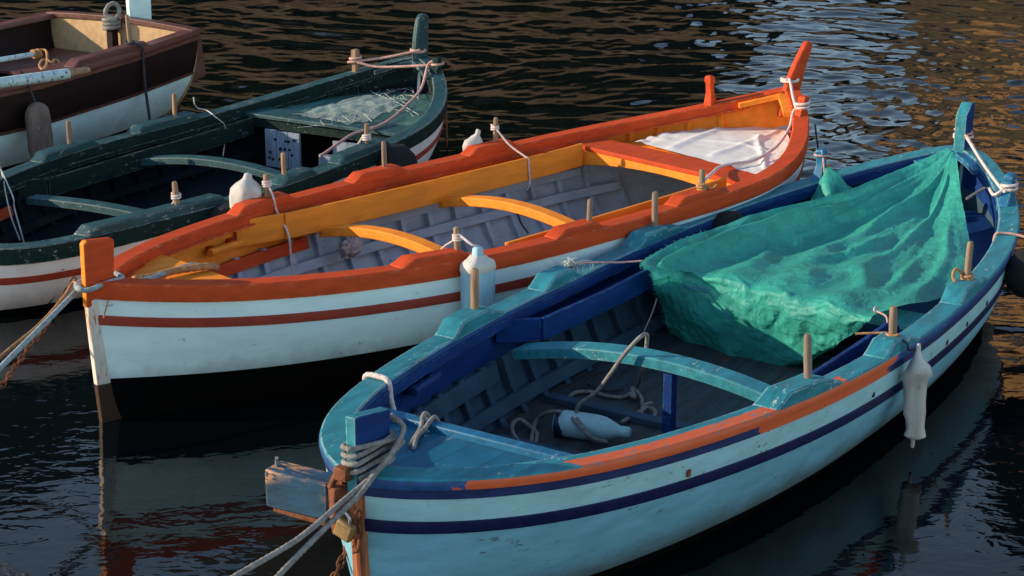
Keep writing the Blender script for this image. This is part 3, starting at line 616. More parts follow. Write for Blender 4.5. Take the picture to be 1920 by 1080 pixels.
# wooden block bolted on the bow with its rusty iron fork
bb = MB(); bb.box((-3.17, .235, .600), (.105, .28, .15), Matrix.Rotation(R(4), 3, 'Z')); blk = bb.build('bow_block', M['block'], rb, bevel=.010)
bb = MB(); bb.box((-3.165, .23, .515), (.09, .25, .03)); bb.build('block_sole', M['rust'], blk, bevel=.006)
bb = MB(); bb.tube([(-3.185, .35, .67), (-3.185, .35, .705), (-3.19, .34, .712)], .006, 6, 3); bb.build('hook', M['steel'], blk, smooth=True)
ir = MB()
ir.bar((-3.165, .096, .605), (-3.20, .03, .605), .07, .13); ir.bar((-3.205, .085, .66), (-3.222, .042, .725), .020, .022); ir.bar((-3.15, .075, .66), (-3.205, .005, .725), .020, .022)
ir.box((-3.212, .018, .735), (.040, .060, .05)); ir.bar((-3.185, .075, .60), (-3.22, .03, .50), .05, .06)
ir.build('iron_bracket', M['rust'], rb, bevel=.006)
# a row of small drain holes along the white strake near the stern
for x in (-.60, -.20, .30, .62, 1.0, 1.4):
    z = bt.zs(x) - .150; y = bt.hy(x, z) + .001
    MB().lathe([(-.006, .008), (.003, .009), (.003, .005)], (bt.rk(x, z), -y, z), (0, -1, .1), 10, flat=(1.6, 1)).build('scupper', M['rubber'], rb)
z = bt.zs(-2.0) - .168; MB().box((-2.0, -bt.hy(-2.0, z + .02) - .004, z + .02), (.022, .012, .03)).build('rusty_lug', M['rust'], rb, bevel=.003)

# ================================================================== GREEN BOAT
bt = GR
rg = empty('rowing_boat', (bt.c[0], bt.c[1], 0), bt.th, 'dark green rowing boat between the orange and the brown boat', 'boat', BOATS)
common(bt, rg, [M['white_green'], M['black']], [('d', 0, 0, 4), ('d', .22, 0, 6), ('z', .04, 1, 6), ('k', 0)],
       [M['green'], M['green_in']], [('d', .02, 0, 3), ('d', .18, 1, 8), ('z', .004,)], .095, .10, [M['green'], M['green_rail']],
       stripe=(.185, .235, M['stripe_red']), lip=(.03, M['green']))
for s in (1, -1):
    strip(bt, s, [(.05, .20), (.075, .20), (.075, .26), (.05, .26)], x0=-2.2, x1=-1.22).build('riser', M['orange'], rg, bevel=.004)
    stringer(bt, s, .36, .05, .02, -2.2, 1.2, .07, M['green_in'], rg)
for x in np.arange(-2.1, 1.3, .24): rib(bt, x, .03, .04, .035, .17, .006, M['green_in'], rg)
deck(bt, -2.2, 1.3, .055, .03, th=.015).build('floor', M['green_in'], rg)
arch_beam(bt, -.04, -.78, .70, .33, .085, .10, .05).build('arched_beam', M['green_rail'], rg, bevel=.006)
arch_beam(bt, -1.17, -.74, .62, .33, .03, .10, .05).build('arched_beam', M['green_rail'], rg, bevel=.006)
pocket(bt, 1, -.95, 1.15, .68, .64, .07, .13, M['green'], rg, M['green'])
pocket(bt, -1, -.95, 1.15, .70, .66, .06, .12, M['green'], rg, M['green'])
MB().box((1.28, 0, .418), (.25, 1.44, .028)).build('thwart', M['green_rail'], rg, bevel=.005)
MB().box((1.20, 0, .365), (.03, 1.36, .075)).build('thwart_knee_board', M['green'], rg, bevel=.004)
deck(bt, 1.41, 2.36, lambda x: .40 + .05 * (x - 1.41), .04).build('stern_deck', M['green_deck'], rg)
for x in (1.55, 1.75, 1.95, 2.15): rib(bt, x, .03, .025, .05, .06, .36, M['green'], rg)
stem_bar(bt, 1, M['white_green'], rg, top_dz=-.06, w=.05, out=.03)
stem_bar(bt, -1, M['white_green'], rg, top_dz=-.06, w=.05, out=.03)
horn(bt, [(-2.54, .25), (-2.36, .25), (-2.33, .62), (-2.52, .66)], .058, M['green'], rg, 'stem_post', bevel=.008)
hp = []
for t in np.linspace(0, 1, 9): hp.append((2.39 - .02 * math.sin(math.pi * t) + .05 * t ** 2, .60 + .42 * t))
for t in (.25, .5, .75): hp.append((2.445 + .12 * t, 1.03 + .018 * math.sin(math.pi * t)))
for t in np.linspace(1, 0, 9): hp.append((2.54 + .03 * t, .60 + .42 * t))
horn(bt, hp, .048, M['green_rail'], rg)
MB().loft([[(2.13 + a * w_, bt.bi(2.13, .05) + b_ * w_ * .8, bt.zs(2.13) + z_) for a, b_ in ((-1, -1), (1, -1), (1, 1), (-1, 1))] for z_, w_ in ((-.05, .024), (.05, .024), (.12, .030), (.178, .027))]).build('bollard_post', M['wood'], rg, bevel=.005)
head_post(bt, -1, 2.26, bt.zs(2.26), .12, M['green'], rg, lean=(.04, 0), wb=.06, wt=.055, flare=.08)
for s in (1, -1): strip(bt, s, [(0.075, .02), (0.14500000000000002, .02), (0.14500000000000002, .05), (0.075, .05)], x0=2.26, follow=False).build('breasthook', M['green_rail'], rg, bevel=.005)
for x0, x1, pf, pn in ((-.88, -.28, -.52, -.47), (.08, .74, .52, .50)):
    thole_block(bt, 1, x0, x1, .045, M['green_rail'], rg, pin=pf, pin_h=.17, w0=-.008, w1=.10)
    thole_block(bt, -1, x0 + .32 if x0 < 0 else x0, x1 + .1 if x0 < 0 else x1, .045, M['green_rail'], rg, pin=pn, pin_h=.15, w0=-.008, w1=.10)
thole_block(bt, -1, -2.02, -1.02, .045, M['green_rail'], rg, pin=-1.36, pin_h=.15, w0=-.008, w1=.10, ramp_=.05)

# ================================================================== BROWN BOAT
bt = BRN
rw = empty('rowing_boat', (bt.c[0], bt.c[1], 0), bt.th, 'brown varnished transom boat with a white lower hull at the far left', 'boat', BOATS)
hull_skin(bt, [('d', 0, 0, 6), ('d', .37, 1, 5), ('z', .06, 2, 4), ('k', 0)]).build('hull', [M['brown_side'], M['white_brown'], M['black']], rw, smooth=True, angle=50)
xs = bt.X[(bt.X > -bt.h + .12) & (bt.X < bt.h - .03)]
hull_skin(bt, [('d', .02, 0, 8), ('z', .05,)], w=.035, xs=xs).build('inner_planking', M['brown_side'], rw, smooth=True)
for s in (1, -1):
    strip(bt, s, [(-.015, .05), (-.018, .02), (-.012, .0), (.095, .0), (.10, .01), (.10, .04)], follow=False).build('gunwale', M['brown'], rw, smooth=True, angle=35)
    strip(bt, s, [(.01, .055), (-.014, .055), (-.014, .085), (.01, .085)]).build('rubbing_strake', M['brown'], rw, smooth=True, angle=35)
    strip(bt, s, [(.01, .355), (-.012, .358), (-.012, .378), (.01, .38)]).build('lower_moulding', M['brown'], rw, smooth=True, angle=35)
def trans_ring(x, w, dz=0):
    top = [(x, y, bt.zs(bt.h) + dz + .03 * (1 - (y / .83) ** 2)) for y in np.linspace(.83 - w, -.83 + w, 13)]
    side = [(x, -bt.hy(bt.h, z, 0) + w, z) for z in np.linspace(bt.zs(bt.h) - .06, -.10, 9)]
    return top + side + [(a, -b, c_) for a, b, c_ in side[::-1]]
mb = MB(); mb.loft([trans_ring(bt.h - .05, .012), trans_ring(bt.h - .005, .005)])
mb.build('transom', M['tan'], rw)
mb = MB(); mb.loft([[(bt.h - .075, y, bt.zs(bt.h) + .004 + .03 * (1 - (y / .83) ** 2)), (bt.h + .02, y, bt.zs(bt.h) + .004 + .03 * (1 - (y / .83) ** 2)), (bt.h + .02, y, bt.zs(bt.h) - .04 + .03 * (1 - (y / .83) ** 2)), (bt.h - .075, y, bt.zs(bt.h) - .04 + .03 * (1 - (y / .83) ** 2))] for y in np.linspace(-.84, .84, 21)])
mb.build('transom_cap', M['brown'], rw, bevel=.006)
deck(bt, 1.35, 2.35, .50, .05, xf=None).build('stern_sheets', M['brown'], rw)
MB().box((.3, 0, .50), (.26, 1.7, .035)).build('thwart', M['brown'], rw, bevel=.005)
deck(bt, -2.1, 2.3, .10, .04).build('floor', M['brown_side'], rw)
thole_block(bt, -1, .85, 1.75, .04, M['brown'], rw, pin=1.55, pin_h=.24, pin_r=.018, w1=.11)
MB().box((2.28, .02, .66), (.07, .07, .34)).build('transom_post', M['brown_side'], rw, bevel=.006)
MB().prism([(2.43, -.68, .72), (2.60, -.68, .70), (2.64, -.68, .36), (2.45, -.68, .32)], (0, .055, 0)).build('stern_board', M['brown'], rw, bevel=.006)
rd = MB(); rd.prism([(2.44, -.018, .10), (2.44, -.018, .62), (2.62, -.018, .55), (3.02, -.018, .42), (3.06, -.018, -.15), (2.55, -.018, -.2)], (0, .036, 0)); rud = rd.build('rudder', M['brown'], rw, bevel=.006)
MB().prism([(2.47, -.022, .56), (2.46, -.022, 1.30), (2.74, -.022, 1.30), (2.72, -.022, .62)], (0, .044, 0)).build('rudder_head', M['white_brown'], rud, bevel=.006)

# ================================================================== THINGS IN AND ON THE BOATS
def catmull_grid(G, nu, nv):
    rows = [spline(r, nv) for r in G]; cols = list(zip(*rows)); cols = [spline(c_, nu) for c_ in cols]
    return [list(r) for r in zip(*cols)]
def sheet(grid, amp, fr, seed, th=None):
    mb = MB(); nr, nc = len(grid), len(grid[0]); out = []
    for i, r in enumerate(grid):
        o = []
        for j, p in enumerate(r):
            a = grid[min(i + 1, nr - 1)][j] - grid[max(i - 1, 0)][j]; b = r[min(j + 1, nc - 1)] - r[max(j - 1, 0)]
            nn = a.cross(b); nn = nn.normalized() if nn.length > 1e-9 else Vector((0, 0, 1))
            q = Vector((p.x * fr[0], p.y * fr[1], p.z * fr[2])) + Vector((seed, seed, 0))
            d = noise.noise(q) + .5 * abs(noise.noise(q * 2.3)) + .35 * noise.noise(q * 4.7) + .18 * noise.noise(q * 9.5)
            am = amp(i / (nr - 1), j / (nc - 1)) if callable(amp) else amp
            o.append(p + nn * d * am)
        out.append(o)
    return mb.loft(out, closed=False)

# ---- the green tarp on the blue boat
bt = BL
P = bt.pz
G = [
 [P(1776, 277, .735), P(1781, 281, .735), P(1785, 284, .73), P(1789, 286, .725), P(1793, 290, .715)],
 [P(1690, 318, .64), P(1722, 335, .60), P(1748, 350, .58), P(1776, 352, .59), P(1804, 372, .60)],
 [P(1572, 366, .60), P(1628, 388, .52), P(1690, 402, .50), P(1752, 420, .50), P(1815, 440, .50)],
 [P(1440, 396, .58), P(1515, 432, .47), P(1604, 462, .475), P(1702, 486, .47), P(1818, 508, .47)],
 [P(1335, 428, .57), P(1405, 462, .49), P(1505, 500, .49), P(1622, 530, .48), P(1745, 566, .45)],
 [P(1208, 489, .545), P(1290, 502, .495), P(1400, 524, .49), P(1520, 552, .49), P(1648, 586, .50)],
 [P(1222, 520, .50), P(1284, 524, .44), P(1396, 556, .42), P(1512, 584, .425), P(1630, 604, .465)],
]
X = bt.px
G += [[X(1236, 566, .37), X(1292, 592, .36), X(1396, 618, .33), X(1500, 632, .29), X(1604, 622, .23)],
      [X(1250, 612, .43), X(1312, 652, .42), X(1400, 680, .38), X(1492, 676, .34), X(1568, 646, .27)],
      [X(1262, 630, .50), X(1318, 662, .49), X(1402, 686, .46), X(1490, 682, .42), X(1562, 652, .34)]]
grid = catmull_grid(G, 12, 22)
def amp(u, v):
    return .014 * min(1, u * 6) + (.012 if u > .6 else 0) + .008 * math.exp(-((v - .75) / .2) ** 2) * (1 if u < .5 else 0)
mb = sheet(grid, amp, (3.2, 6.5, 5), 3.3)
FOLDS = [(.08, .50, .40, .44, .040, .022), (.10, .72, .36, .66, .032, .018), (.30, .58, .44, .46, .036, .016), (.16, .30, .52, .14, .03, .03), (.34, .78, .46, .86, .030, .016), (.40, .66, .47, .80, .028, .014), (.42, .30, .50, .42, .022, .016), (.46, .56, .52, .70, .02, .013), (.52, .14, .80, .10, .04, .02), (.60, .30, .88, .22, .022, .014), (.60, .50, .92, .40, .022, .014), (.60, .68, .90, .58, .022, .013), (.60, .84, .85, .74, .022, .013), (.64, .40, .80, .52, .016, .011), (.24, .86, .44, .94, .026, .016)]
# radiating folds towards the tied corner
nr, nc = len(grid), len(grid[0])
for i in range(nr):
    u = i / (nr - 1)
    k = max(0, 1 - abs(u - .22) / .24)
    for j in range(nc):
        v = mb.v[i * nc + j]; s = j / (nc - 1)
        f = .042 * k * (abs(math.sin(s * 10 + 1.4 * math.sin(u * 7 + s * 3))) ** .7 - .6) + .012 * math.sin(s * 31 + 6 * math.sin(u * 8)) * max(0, 1 - abs(u - .5) / .35) + .080 * math.exp(-((s - .17 - .10 * (.5 - u)) / .06) ** 2) * max(0, 1 - abs(u - .34) / .28) - .045 * math.exp(-((s - .30 - .10 * (.5 - u)) / .06) ** 2) * max(0, 1 - abs(u - .34) / .28)
        for (ua, sa, ub, sb, am_, wd) in FOLDS:
            du, ds = ub - ua, sb - sa; t_ = max(0, min(1, ((u - ua) * du + (s - sa) * ds) / (du * du + ds * ds)))
            dd = math.hypot(u - ua - t_ * du, (s - sa - t_ * ds) * .8) + .006 * noise.noise(Vector((u * 30, s * 20, 1)))
            f += am_ * math.exp(-(dd / wd) ** 2) * (.35 + .65 * math.sin(math.pi * min(1, .15 + t_ * .85)))
        mb.v[i * nc + j] = (v[0], v[1], v[2] + f)
rf_ = random.Random(4)
for i in range(int(nr * .45), nr - 1):
    for _ in range(3):
        p = Vector(mb.v[i * nc]); o_ = (p - Vector(mb.v[i * nc + 2])).normalized(); q = p + o_ * rf_.uniform(.002, .011) + Vector((rf_.gauss(0, .006), rf_.gauss(0, .006), rf_.gauss(-.003, .005)))
        mb.tube([p - o_ * .003, (p + q) / 2 + Vector((0, 0, .003)), q], .0010, 4, 2)
thing('tarp', mb, M['tarp'], 'crumpled green mesh tarp draped over the far half of the blue boat', 'tarp', bt, smooth=True, angle=180)
# bunched corner tied up to the bollard post
mb = MB(); mb.lathe([(0, .02), (.03, .035), (.07, .07), (.13, .10), (.19, .12), (.24, .10), (.27, .03)], (2.20, bt.bi(2.2, .10) - .03, .665), (-.35, -.55, -1), 22, dent=.9, seed=4)
thing('tarp_tuft', mb, M['tarp'], 'bunched green tarp corner hanging from the far bollard post of the blue boat', 'tarp', bt, smooth=True, angle=180)
pf = Vector((2.235, bt.bi(2.25, .05), bt.zs(2.25)))
rope('rope', [pf + Vector((0, 0, .15)) + Vector((.04 * math.cos(t), .04 * math.sin(t), 0)) for t in np.linspace(0, 6.28, 9)] + [pf + Vector((-.035, -.03, .13)), pf + Vector((-.035, -.05, .02)), (2.2, bt.bi(2.2, .10) - .03, .66)], .006, M['rope_pink'], 'thin pink cord holding a green tarp corner to the far bollard post', bt, 'cord')
rope('rope', [(-.16, bt.bi(-.16, .03), bt.zs(-.16) + .045), (-.10, bt.bi(-.1, .05) - .03, bt.zs(-.1) + .05), (.02, .80, .57), P(1165, 492, .55), P(1208, 489, .55)], .005, M['rope_pink'], 'thin frayed cord from the left corner of the green tarp to the blue rail', bt, 'cord')
mb = MB(); q0 = Vector((-.165, bt.bi(-.165, .04), bt.zs(-.165) + .06))
for k in range(26):
    d = Vector((random.gauss(0, 1), random.gauss(0, 1), random.gauss(.3, 1))).normalized() * random.uniform(.02, .05)
    mb.tube([q0 + Vector((random.gauss(0, .012), random.gauss(0, .012), -.01)), q0 + d * .5 + Vector((0, 0, .01)), q0 + d], .0022, 4, 4)
for k in range(8):
    a = q0 + Vector((random.uniform(0, .18), random.uniform(-.06, -.02), -.02)); mb.tube([q0, a, a + Vector((.02, 0, -random.uniform(.05, .14)))], .002, 4, 4)
thing('net_scrap', mb, M['twine'], 'tangled scrap of pale netting knotted on the blue rail left of the tarp', 'net', bt)
pn = Vector((-.33, -bt.bi(-.33, .045), bt.zs(-.33) + .045))
rope('rope', lash(pn + Vector((0, 0, .0)), (0, 0, 1), .026, 1.6, .006) + [pn + Vector((.03, .06, .0)), P(1660, 624, .52), P(1604, 626, .50)], .006, M['rope_tan'], 'short tan cord from the green tarp to the thole pin above the hanging bottle', bt, 'cord')
rope('rope', [P(1645, 584, .515), P(1660, 592, .51), P(1664, 604, .50), P(1660, 622, .46), P(1664, 638, .40)], .005, M['rope_pink'], 'loose pink string end hanging from a tarp eyelet', bt, 'string')
mb = MB(); c0 = P(1643, 581, .515)
mb.loft([[c0 + (Vector((0, .5, .86)) * math.sin(t) + Vector((.86, -.43, .25)) * math.cos(t)) * rr + Vector((-.01, -.004, .01)) * hh for rr, hh in ((.007, 0), (.012, .5), (.018, 0), (.012, -.5))] for t in np.linspace(0, 2 * math.pi, 19)])
thing('eyelet', mb, M['plastic'], 'white ring eyelet at the edge of the green tarp', 'eyelet', bt, smooth=True)

# ---- ropes at the far ends
def horn_rope(bt, hx, hz, side_pt, extra, r, mat, label):
    t = [Vector((hx + .055 * math.cos(a), .055 * math.sin(a), hz + .006 * a / 3)) for a in np.linspace(math.pi * .6, math.pi * 3.2, 22)]
    s = Vector(side_pt); w = [s + Vector((.04 * math.cos(a), .042 * math.sin(a), .012 * (a - 3) / 3)) for a in np.linspace(2.4, 2.4 + 2 * math.pi * 1.6, 20)]
    mid = (t[-1] + w[0]) / 2 + Vector((0, 0, -.012))
    return rope('rope', t + [mid] + w + extra, r, mat, label, bt, 'rope')
np_ = Vector((2.32, -bt.bi(2.30, .05), bt.zs(2.30) + .075))
horn_rope(bt, 3.10, .745, np_, [np_ + Vector((-.06, .06, -.03)), P(1850, 352, .56), P(1812, 373, .47)], .0095, M['rope_pale'], 'pale rope tied from the blue horn to the near bollard post of the blue boat')
rope('rope', [Vector((3.10, 0, .735)) + Vector((.052 * math.cos(a), .05 * math.sin(a), .004 * a)) for a in np.linspace(2, 14.5, 40)] + [(3.03, -.05, .77), (3.0, -.08, .75), (3.02, -.10, .72)], .008, M['rope_pink'], 'faded pink rope knotted round the foot of the blue horn', bt)
rope('rope', [(1.68, -bt.bi(1.68, .11), bt.zs(1.68) - .05), (1.70, -bt.bi(1.70, .10), bt.zs(1.7) + .006), (1.73, -bt.bi(1.73, .05), bt.zs(1.7) + .010), (1.75, -bt.bi(1.75, -.02), bt.zs(1.7) + .005), (1.78, -1.0, .52), (1.85, -1.25, .46)], .007, M['rope_pink'], 'thin pink rope passing over the right edge of the blue rail', bt)
q1 = Vector((.70, -bt.bi(.70, .045), bt.zs(.7) + .04))
rope('rope', lash(q1, (0, 0, 1), .026, 3.2, .007) + [q1 + Vector((-.03, .05, .07)), q1 + Vector((-.07, .05, .04)), q1 + Vector((-.07, .02, .0)), q1 + Vector((-.04, .03, -.01))], .0075, M['rope_tan'], 'tan lashing wound round the thole pin at the right end of the blue boat', bt)

# ---- blue bow: ropes, chain, padlock
bw = wrap_rect((-3.085, 0, .715), .104, .024, .0125, 4, .030)
bw_pts = bw
Q = bt.pz
E1 = [Vector((-2.965, -.06, .80)), Vector((-3.06, -.085, .78)), Q(690, 900, .72), Q(640, 942, .70), Q(560, 1010, .67), Q(445, 1078, .64), Q(300, 1165, .60)]
E2 = [Vector((-2.96, -.065, .83)), Vector((-3.08, -.10, .79)), Q(700, 893, .73), Q(672, 930, .70), Q(620, 980, .67), Q(560, 1040, .64), Q(520, 1082, .62), Q(430, 1180, .57)]
rope('rope', bw_pts + E1, .0098, M['rope'], 'grey mooring rope wound round the blue bow post, the left of its two lines', bt, 'mooring rope', 'mooring lines', k=3)
rope('rope', [Vector((-2.955, -.03, .86)), Vector((-2.95, .0, .875)), Vector((-2.955, -.05, .86))] + E2, .0098, M['rope'], 'grey mooring rope from the blue bow post, the right of its two lines', bt, 'mooring rope', 'mooring lines', k=5)
mb = chain(MB(), [(-3.21, -.045, .60), (-3.225, -.055, .52), (-3.235, -.05, .46), Q(668, 985, .42), Q(655, 1020, .36), Q(636, 1062, .30), Q(615, 1110, .22)], link=.046)
thing('chain', mb, M['rust'], 'rusty chain hanging from the bow of the blue boat', 'chain', bt, smooth=True, angle=180)
mb = MB(); mb.box((-3.245, -.01, .535), (.035, .075, .07), Matrix.Rotation(R(20), 3, 'X')); pl = thing('padlock', mb, M['brass'], 'dull brass padlock with a steel shackle at the blue bow', 'padlock', bt, bevel=.010, seg=3)
mb = MB(); mb.tube([(0, -.02, .06), (0, -.022, .095), (0, .0, .115), (0, .022, .095), (0, .02, .06)], .006, 8, 6); mb.build('shackle', M['steel'], pl, smooth=True)
rope('rope', [(-2.17, bt.bi(-2.17, -.014), bt.zs(-2.17) - .05), (-2.17, bt.bi(-2.17, -.012), bt.zs(-2.17) + .004), (-2.175, bt.bi(-2.17, .05), bt.zs(-2.17) + .016), (-2.18, bt.bi(-2.18, .105), bt.zs(-2.17) + .006), (-2.19, bt.bi(-2.18, .125), bt.zs(-2.17) - .07), (-2.205, bt.bi(-2.2, .15), .50), (-2.215, bt.bi(-2.2, .17), .43)], .0115, M['rope_pale'], 'short pale rope looped over the far blue rail near the bow', bt, k=10)
rope('rope', [(-2.30, .235, .45), (-2.34, .26, .60), (-2.375, .265, .628), (-2.43, .24, .595), (-2.52, .20, .598), (-2.60, .17, .595)], .010, M['rope'], 'grey rope lying across the blue foredeck edge', bt, k=10)
rope('rope', [(-2.31, .19, .45), (-2.35, .215, .605), (-2.378, .22, .622), (-2.44, .215, .60), (-2.53, .185, .605), (-2.62, .14, .595)], .009, M['rope'], 'second grey rope beside the first across the blue foredeck edge', bt, k=10)

# ---- the bottle and its line on the floor of the blue boat
a = P(1040, 795, .115); b = P(1182, 815, .11); ax = (b - a).normalized()
Lb = (b - a).length
mb = MB(); mb.lathe([(0, .015), (.004, .05), (.02, .062), (.05, .064), (Lb * .55, .062), (Lb * .68, .054), (Lb * .80, .036), (Lb * .87, .024), (Lb * .88, .027), (Lb * .98, .026), (Lb, .018)], a + Vector((0, 0, .01)), ax, 26, dent=.10, seed=2, flat=(1, 1))
bo = thing('plastic_bottle', mb, M['plastic_blue'], 'white plastic bottle lying on the floor boards of the blue boat', 'bottle', bt, smooth=True, angle=60)
rw_ = bt.th
mb = MB(); I = Matrix.Rotation(0, 3, 'Z')
loc0 = bt.M.inverted() @ bo.location
mb.lathe([(.012, .0655), (.055, .0655)], a + Vector((0, 0, .01)) - loc0, ax, 26, dent=.10, seed=2); mb.f = mb.f[:-2]; mb.m = mb.m[:-2]
mb.build('bottle_label', M['label_dark'], bo, smooth=True)
bx = -.93
zc = .51
line = [P(1068, 778, .17), P(1086, 798, .165), P(1112, 822, .12), P(1138, 829, .085), P(1112, 826, .10), P(1094, 803, .16), P(1081, 780, .175), X(1087, 758, -1.06), X(1118, 735, -1.06), X(1145, 700, -1.05), X(1170, 665, -1.04), X(1194, 638, -1.02), X(1206, 628, -.97), X(1213, 628, -.90), X(1213, 640, -.86), X(1210, 665, -.86), X(1203, 695, -.87), P(1196, 722, .12), P(1182, 738, .08), P(1165, 745, .075), P(1135, 742, .075), P(1110, 735, .075), P(1080, 736, .08), P(1060, 750, .08)]
rope('rope', line, .0095, M['rope'], 'grey rope looped over the blue arched beam and round the white bottle', bt, k=8)
rope('rope', [P(1050, 772, 0.200), P(1030, 773, 0.160), P(1008, 785, 0.090), P(1000, 805, 0.080), P(995, 835, 0.080), P(990, 848, 0.080), P(976, 832, 0.080), P(962, 812, 0.090), P(962, 794, 0.110), P(975, 787, 0.100), P(992, 798, 0.090), P(1006, 812, 0.080), P(1004, 830, 0.080), P(992, 846, 0.080)], .0095, M['rope'], 'grey rope lying in loops left of the white bottle', bt, k=8)
rope('rope', [P(1165, 792, 0.080), P(1190, 778, 0.080), P(1212, 765, 0.090), P(1226, 768, 0.090), P(1228, 778, 0.080), P(1215, 785, 0.080), P(1203, 775, 0.080), P(1208, 760, 0.090), P(1222, 756, 0.090), P(1205, 760, 0.080), P(1203, 748, 0.080), P(1195, 735, 0.090), P(1185, 728, 0.100), P(1190, 745, 0.090), P(1180, 738, 0.100)], .0095, M['rope'], 'tangled grey rope coil on the floor right of the white bottle', bt, k=8)
rope('rope', [P(1168, 730, 0.080), P(1140, 733, 0.075), P(1112, 725, 0.080), P(1100, 716, 0.090), P(1110, 704, 0.120), P(1135, 694, 0.140), P(1160, 680, 0.160)], .006, M['rope_dark'], 'thin dark line curving over the far frames of the blue boat', bt, k=8)
rope('rope', [X(1232, 560, -.30), X(1222, 590, -.35), X(1208, 622, -.42)], .004, M['rope_dark'], 'thin dark string hanging below the corner of the green tarp', bt, 'string')

# ---- bottle fender hanging outside the blue boat
y0 = -bt.bi(-.33, 0) - .075
mb = MB(); ax = Vector((-.03, -.02, -1))
top = Vector((-.31, y0, .535))
mb.lathe([(-.035, .008), (-.02, .013), (.0, .018), (.03, .030), (.06, .050), (.10, .062), (.13, .056), (.17, .055), (.30, .056), (.36, .056), (.40, .058), (.415, .045), (.42, .025), (.43, .018), (.462, .015), (.47, .008)], top, ax, 26, dent=.75, seed=9, flat=(1, .8))
thing('bottle_fender', mb, M['plastic'], 'crushed white plastic bottle hung as a fender outside the blue rail', 'fender', bt, 'plastic bottles hung as fenders', smooth=True, angle=70)
rope('rope', [pn + Vector((0, -.026, .01)), pn + Vector((-.02, -.08, -.01)), (-.33, -bt.bi(-.33, 0) - .035, bt.zs(-.33) - .0), (-.31, y0, .55), (-.31, y0, .53)], .006, M['rope_dark'], 'dark cord from a blue thole pin down to the hanging bottle', bt, 'cord')
mb = MB(); mb.lathe([(-.13, .01), (-.12, .05), (-.07, .10), (0, .12), (.07, .10), (.12, .05), (.13, .01)], (1.50, -bt.bi(1.50, 0) - .10, .42), (0, .1, 1), 18)
thing('ball_fender', mb, M['rubber'], 'black round fender outside the blue rail at the right edge', 'fender', bt, 'black round fenders', smooth=True)

# ---- orange boat
bt = ORA; P = bt.pz; X = bt.px
G = [[P(1190, 264, .605), P(1250, 281, .605), P(1318, 299, .605), P(1382, 317, .605), P(1422, 328, .605)],
     [P(1268, 243, .60), P(1320, 258, .605), P(1372, 274, .605), P(1418, 294, .605), P(1452, 310, .61)],
     [P(1350, 228, .60), P(1380, 240, .605), P(1412, 254, .605), P(1444, 274, .605), P(1470, 288, .615)],
     [P(1436, 223, .60), P(1450, 227, .605), P(1464, 235, .605), P(1474, 246, .605), P(1481, 262, .615)]]
grid = catmull_grid(G, 16, 16)
mb = sheet(grid, lambda u, v: .003 + .026 * max(0, 1 - v / .14) * (1 - .6 * u) + .018 * max(0, v - .7), (11, 11, 8), 1.7)
nr, nc = len(grid), len(grid[0])
for i in range(nr):
    for j in range(nc):
        u, v = i / (nr - 1), j / (nc - 1); f = 0
        for (ua, va, ub, vb, am_, wd) in ((.05, .25, .8, .15, .014, .03), (.1, .5, .9, .62, .012, .025), (.2, .95, .7, .55, .014, .03), (.0, .7, .45, .78, .012, .025), (.5, .2, .95, .45, .010, .02), (.3, .3, .55, .75, .010, .02)):
            du, dv = ub - ua, vb - va; t_ = max(0, min(1, ((u - ua) * du + (v - va) * dv) / (du * du + dv * dv)))
            f += am_ * math.exp(-(math.hypot(u - ua - t_ * du, v - va - t_ * dv) / wd) ** 2)
        p = mb.v[i * nc + j]; mb.v[i * nc + j] = (p[0], p[1], p[2] + f)
thing('sheet', mb, M['sheet'], 'white sheet spread over the far end of the orange boat', 'sheet', bt, smooth=True, angle=180)
npo = Vector((2.455, -bt.bi(2.42, .05), bt.zs(2.42) + .045))
q1 = Vector((.77, -bt.bi(.77, .045), bt.zs(.77) + .04))
horn_rope(bt, 2.705, .93, npo, [npo + Vector((-.05, .03, -.02)), P(1480, 240, .72), P(1455, 275, .66), P(1415, 300, .63), P(1380, 306, .63), P(1350, 313, .63), P(1335, 325, .65), q1 + Vector((0, .03, .02))], .0095, M['rope_pale'], 'pale pinkish rope from the orange horn over the white sheet to a near thole pin')
rope('rope', lash(q1 + Vector((0, 0, .0)), (.05, 0, 1), .024, 2.6, .007) + [q1 + Vector((.06, -.02, -.0)), q1 + Vector((.10, -.03, .02))], .007, M['rope_tan'], 'tan lashing round the near thole pin beside the white sheet', bt)
pa = Vector((-1.12, bt.bi(-1.12, .045), bt.zs(-1.12) + .04))
rope('rope', lash(pa + Vector((0, 0, .06)), (0, 0, 1), .022, 3.1, .006) + [pa + Vector((0, -.03, .05)), pa + Vector((.0, -.06, .0)), (-1.105, bt.bi(-1.1, .11), bt.zs(-1.1) - .03), (-1.10, .60, .50), (-1.095, .59, .34), (-1.09, .58, .26)], .006, M['rope_pale'], 'pale line from the lashed thole pin beside the bulb fender down into the orange boat', bt)
pc = Vector((.77, bt.bi(.77, .045), bt.zs(.77) + .04))
rope('rope', lash(pc + Vector((-.004, 0, .08)), (0, 0, 1), .022, 2.2, .006) + [pc + Vector((-.01, -.03, .08)), (.79, .74, .68), (.82, .638, .622), (.83, .615, .605), (.835, .612, .52), (.84, .612, .44), (.83, .63, .40)], .006, M['rope_pale'], 'pale line from the far thole pin over the ochre side board of the orange boat', bt)
y1 = bt.bi(-1.15, 0)
mb = MB(); mb.lathe([(0, .01), (.01, .05), (.05, .078), (.11, .088), (.16, .080), (.19, .062), (.21, .040), (.225, .024), (.25, .018), (.255, .010)], (-1.22, y1 + .06, .575), (.16, -.06, 1), 20, dent=.7, seed=5)
thing('bottle_fender', mb, M['plastic'], 'white plastic bulb fender behind the far orange rail, nearest the bow', 'fender', bt, 'plastic bottles hung as fenders', smooth=True, angle=70)
y1 = bt.bi(.72, 0)
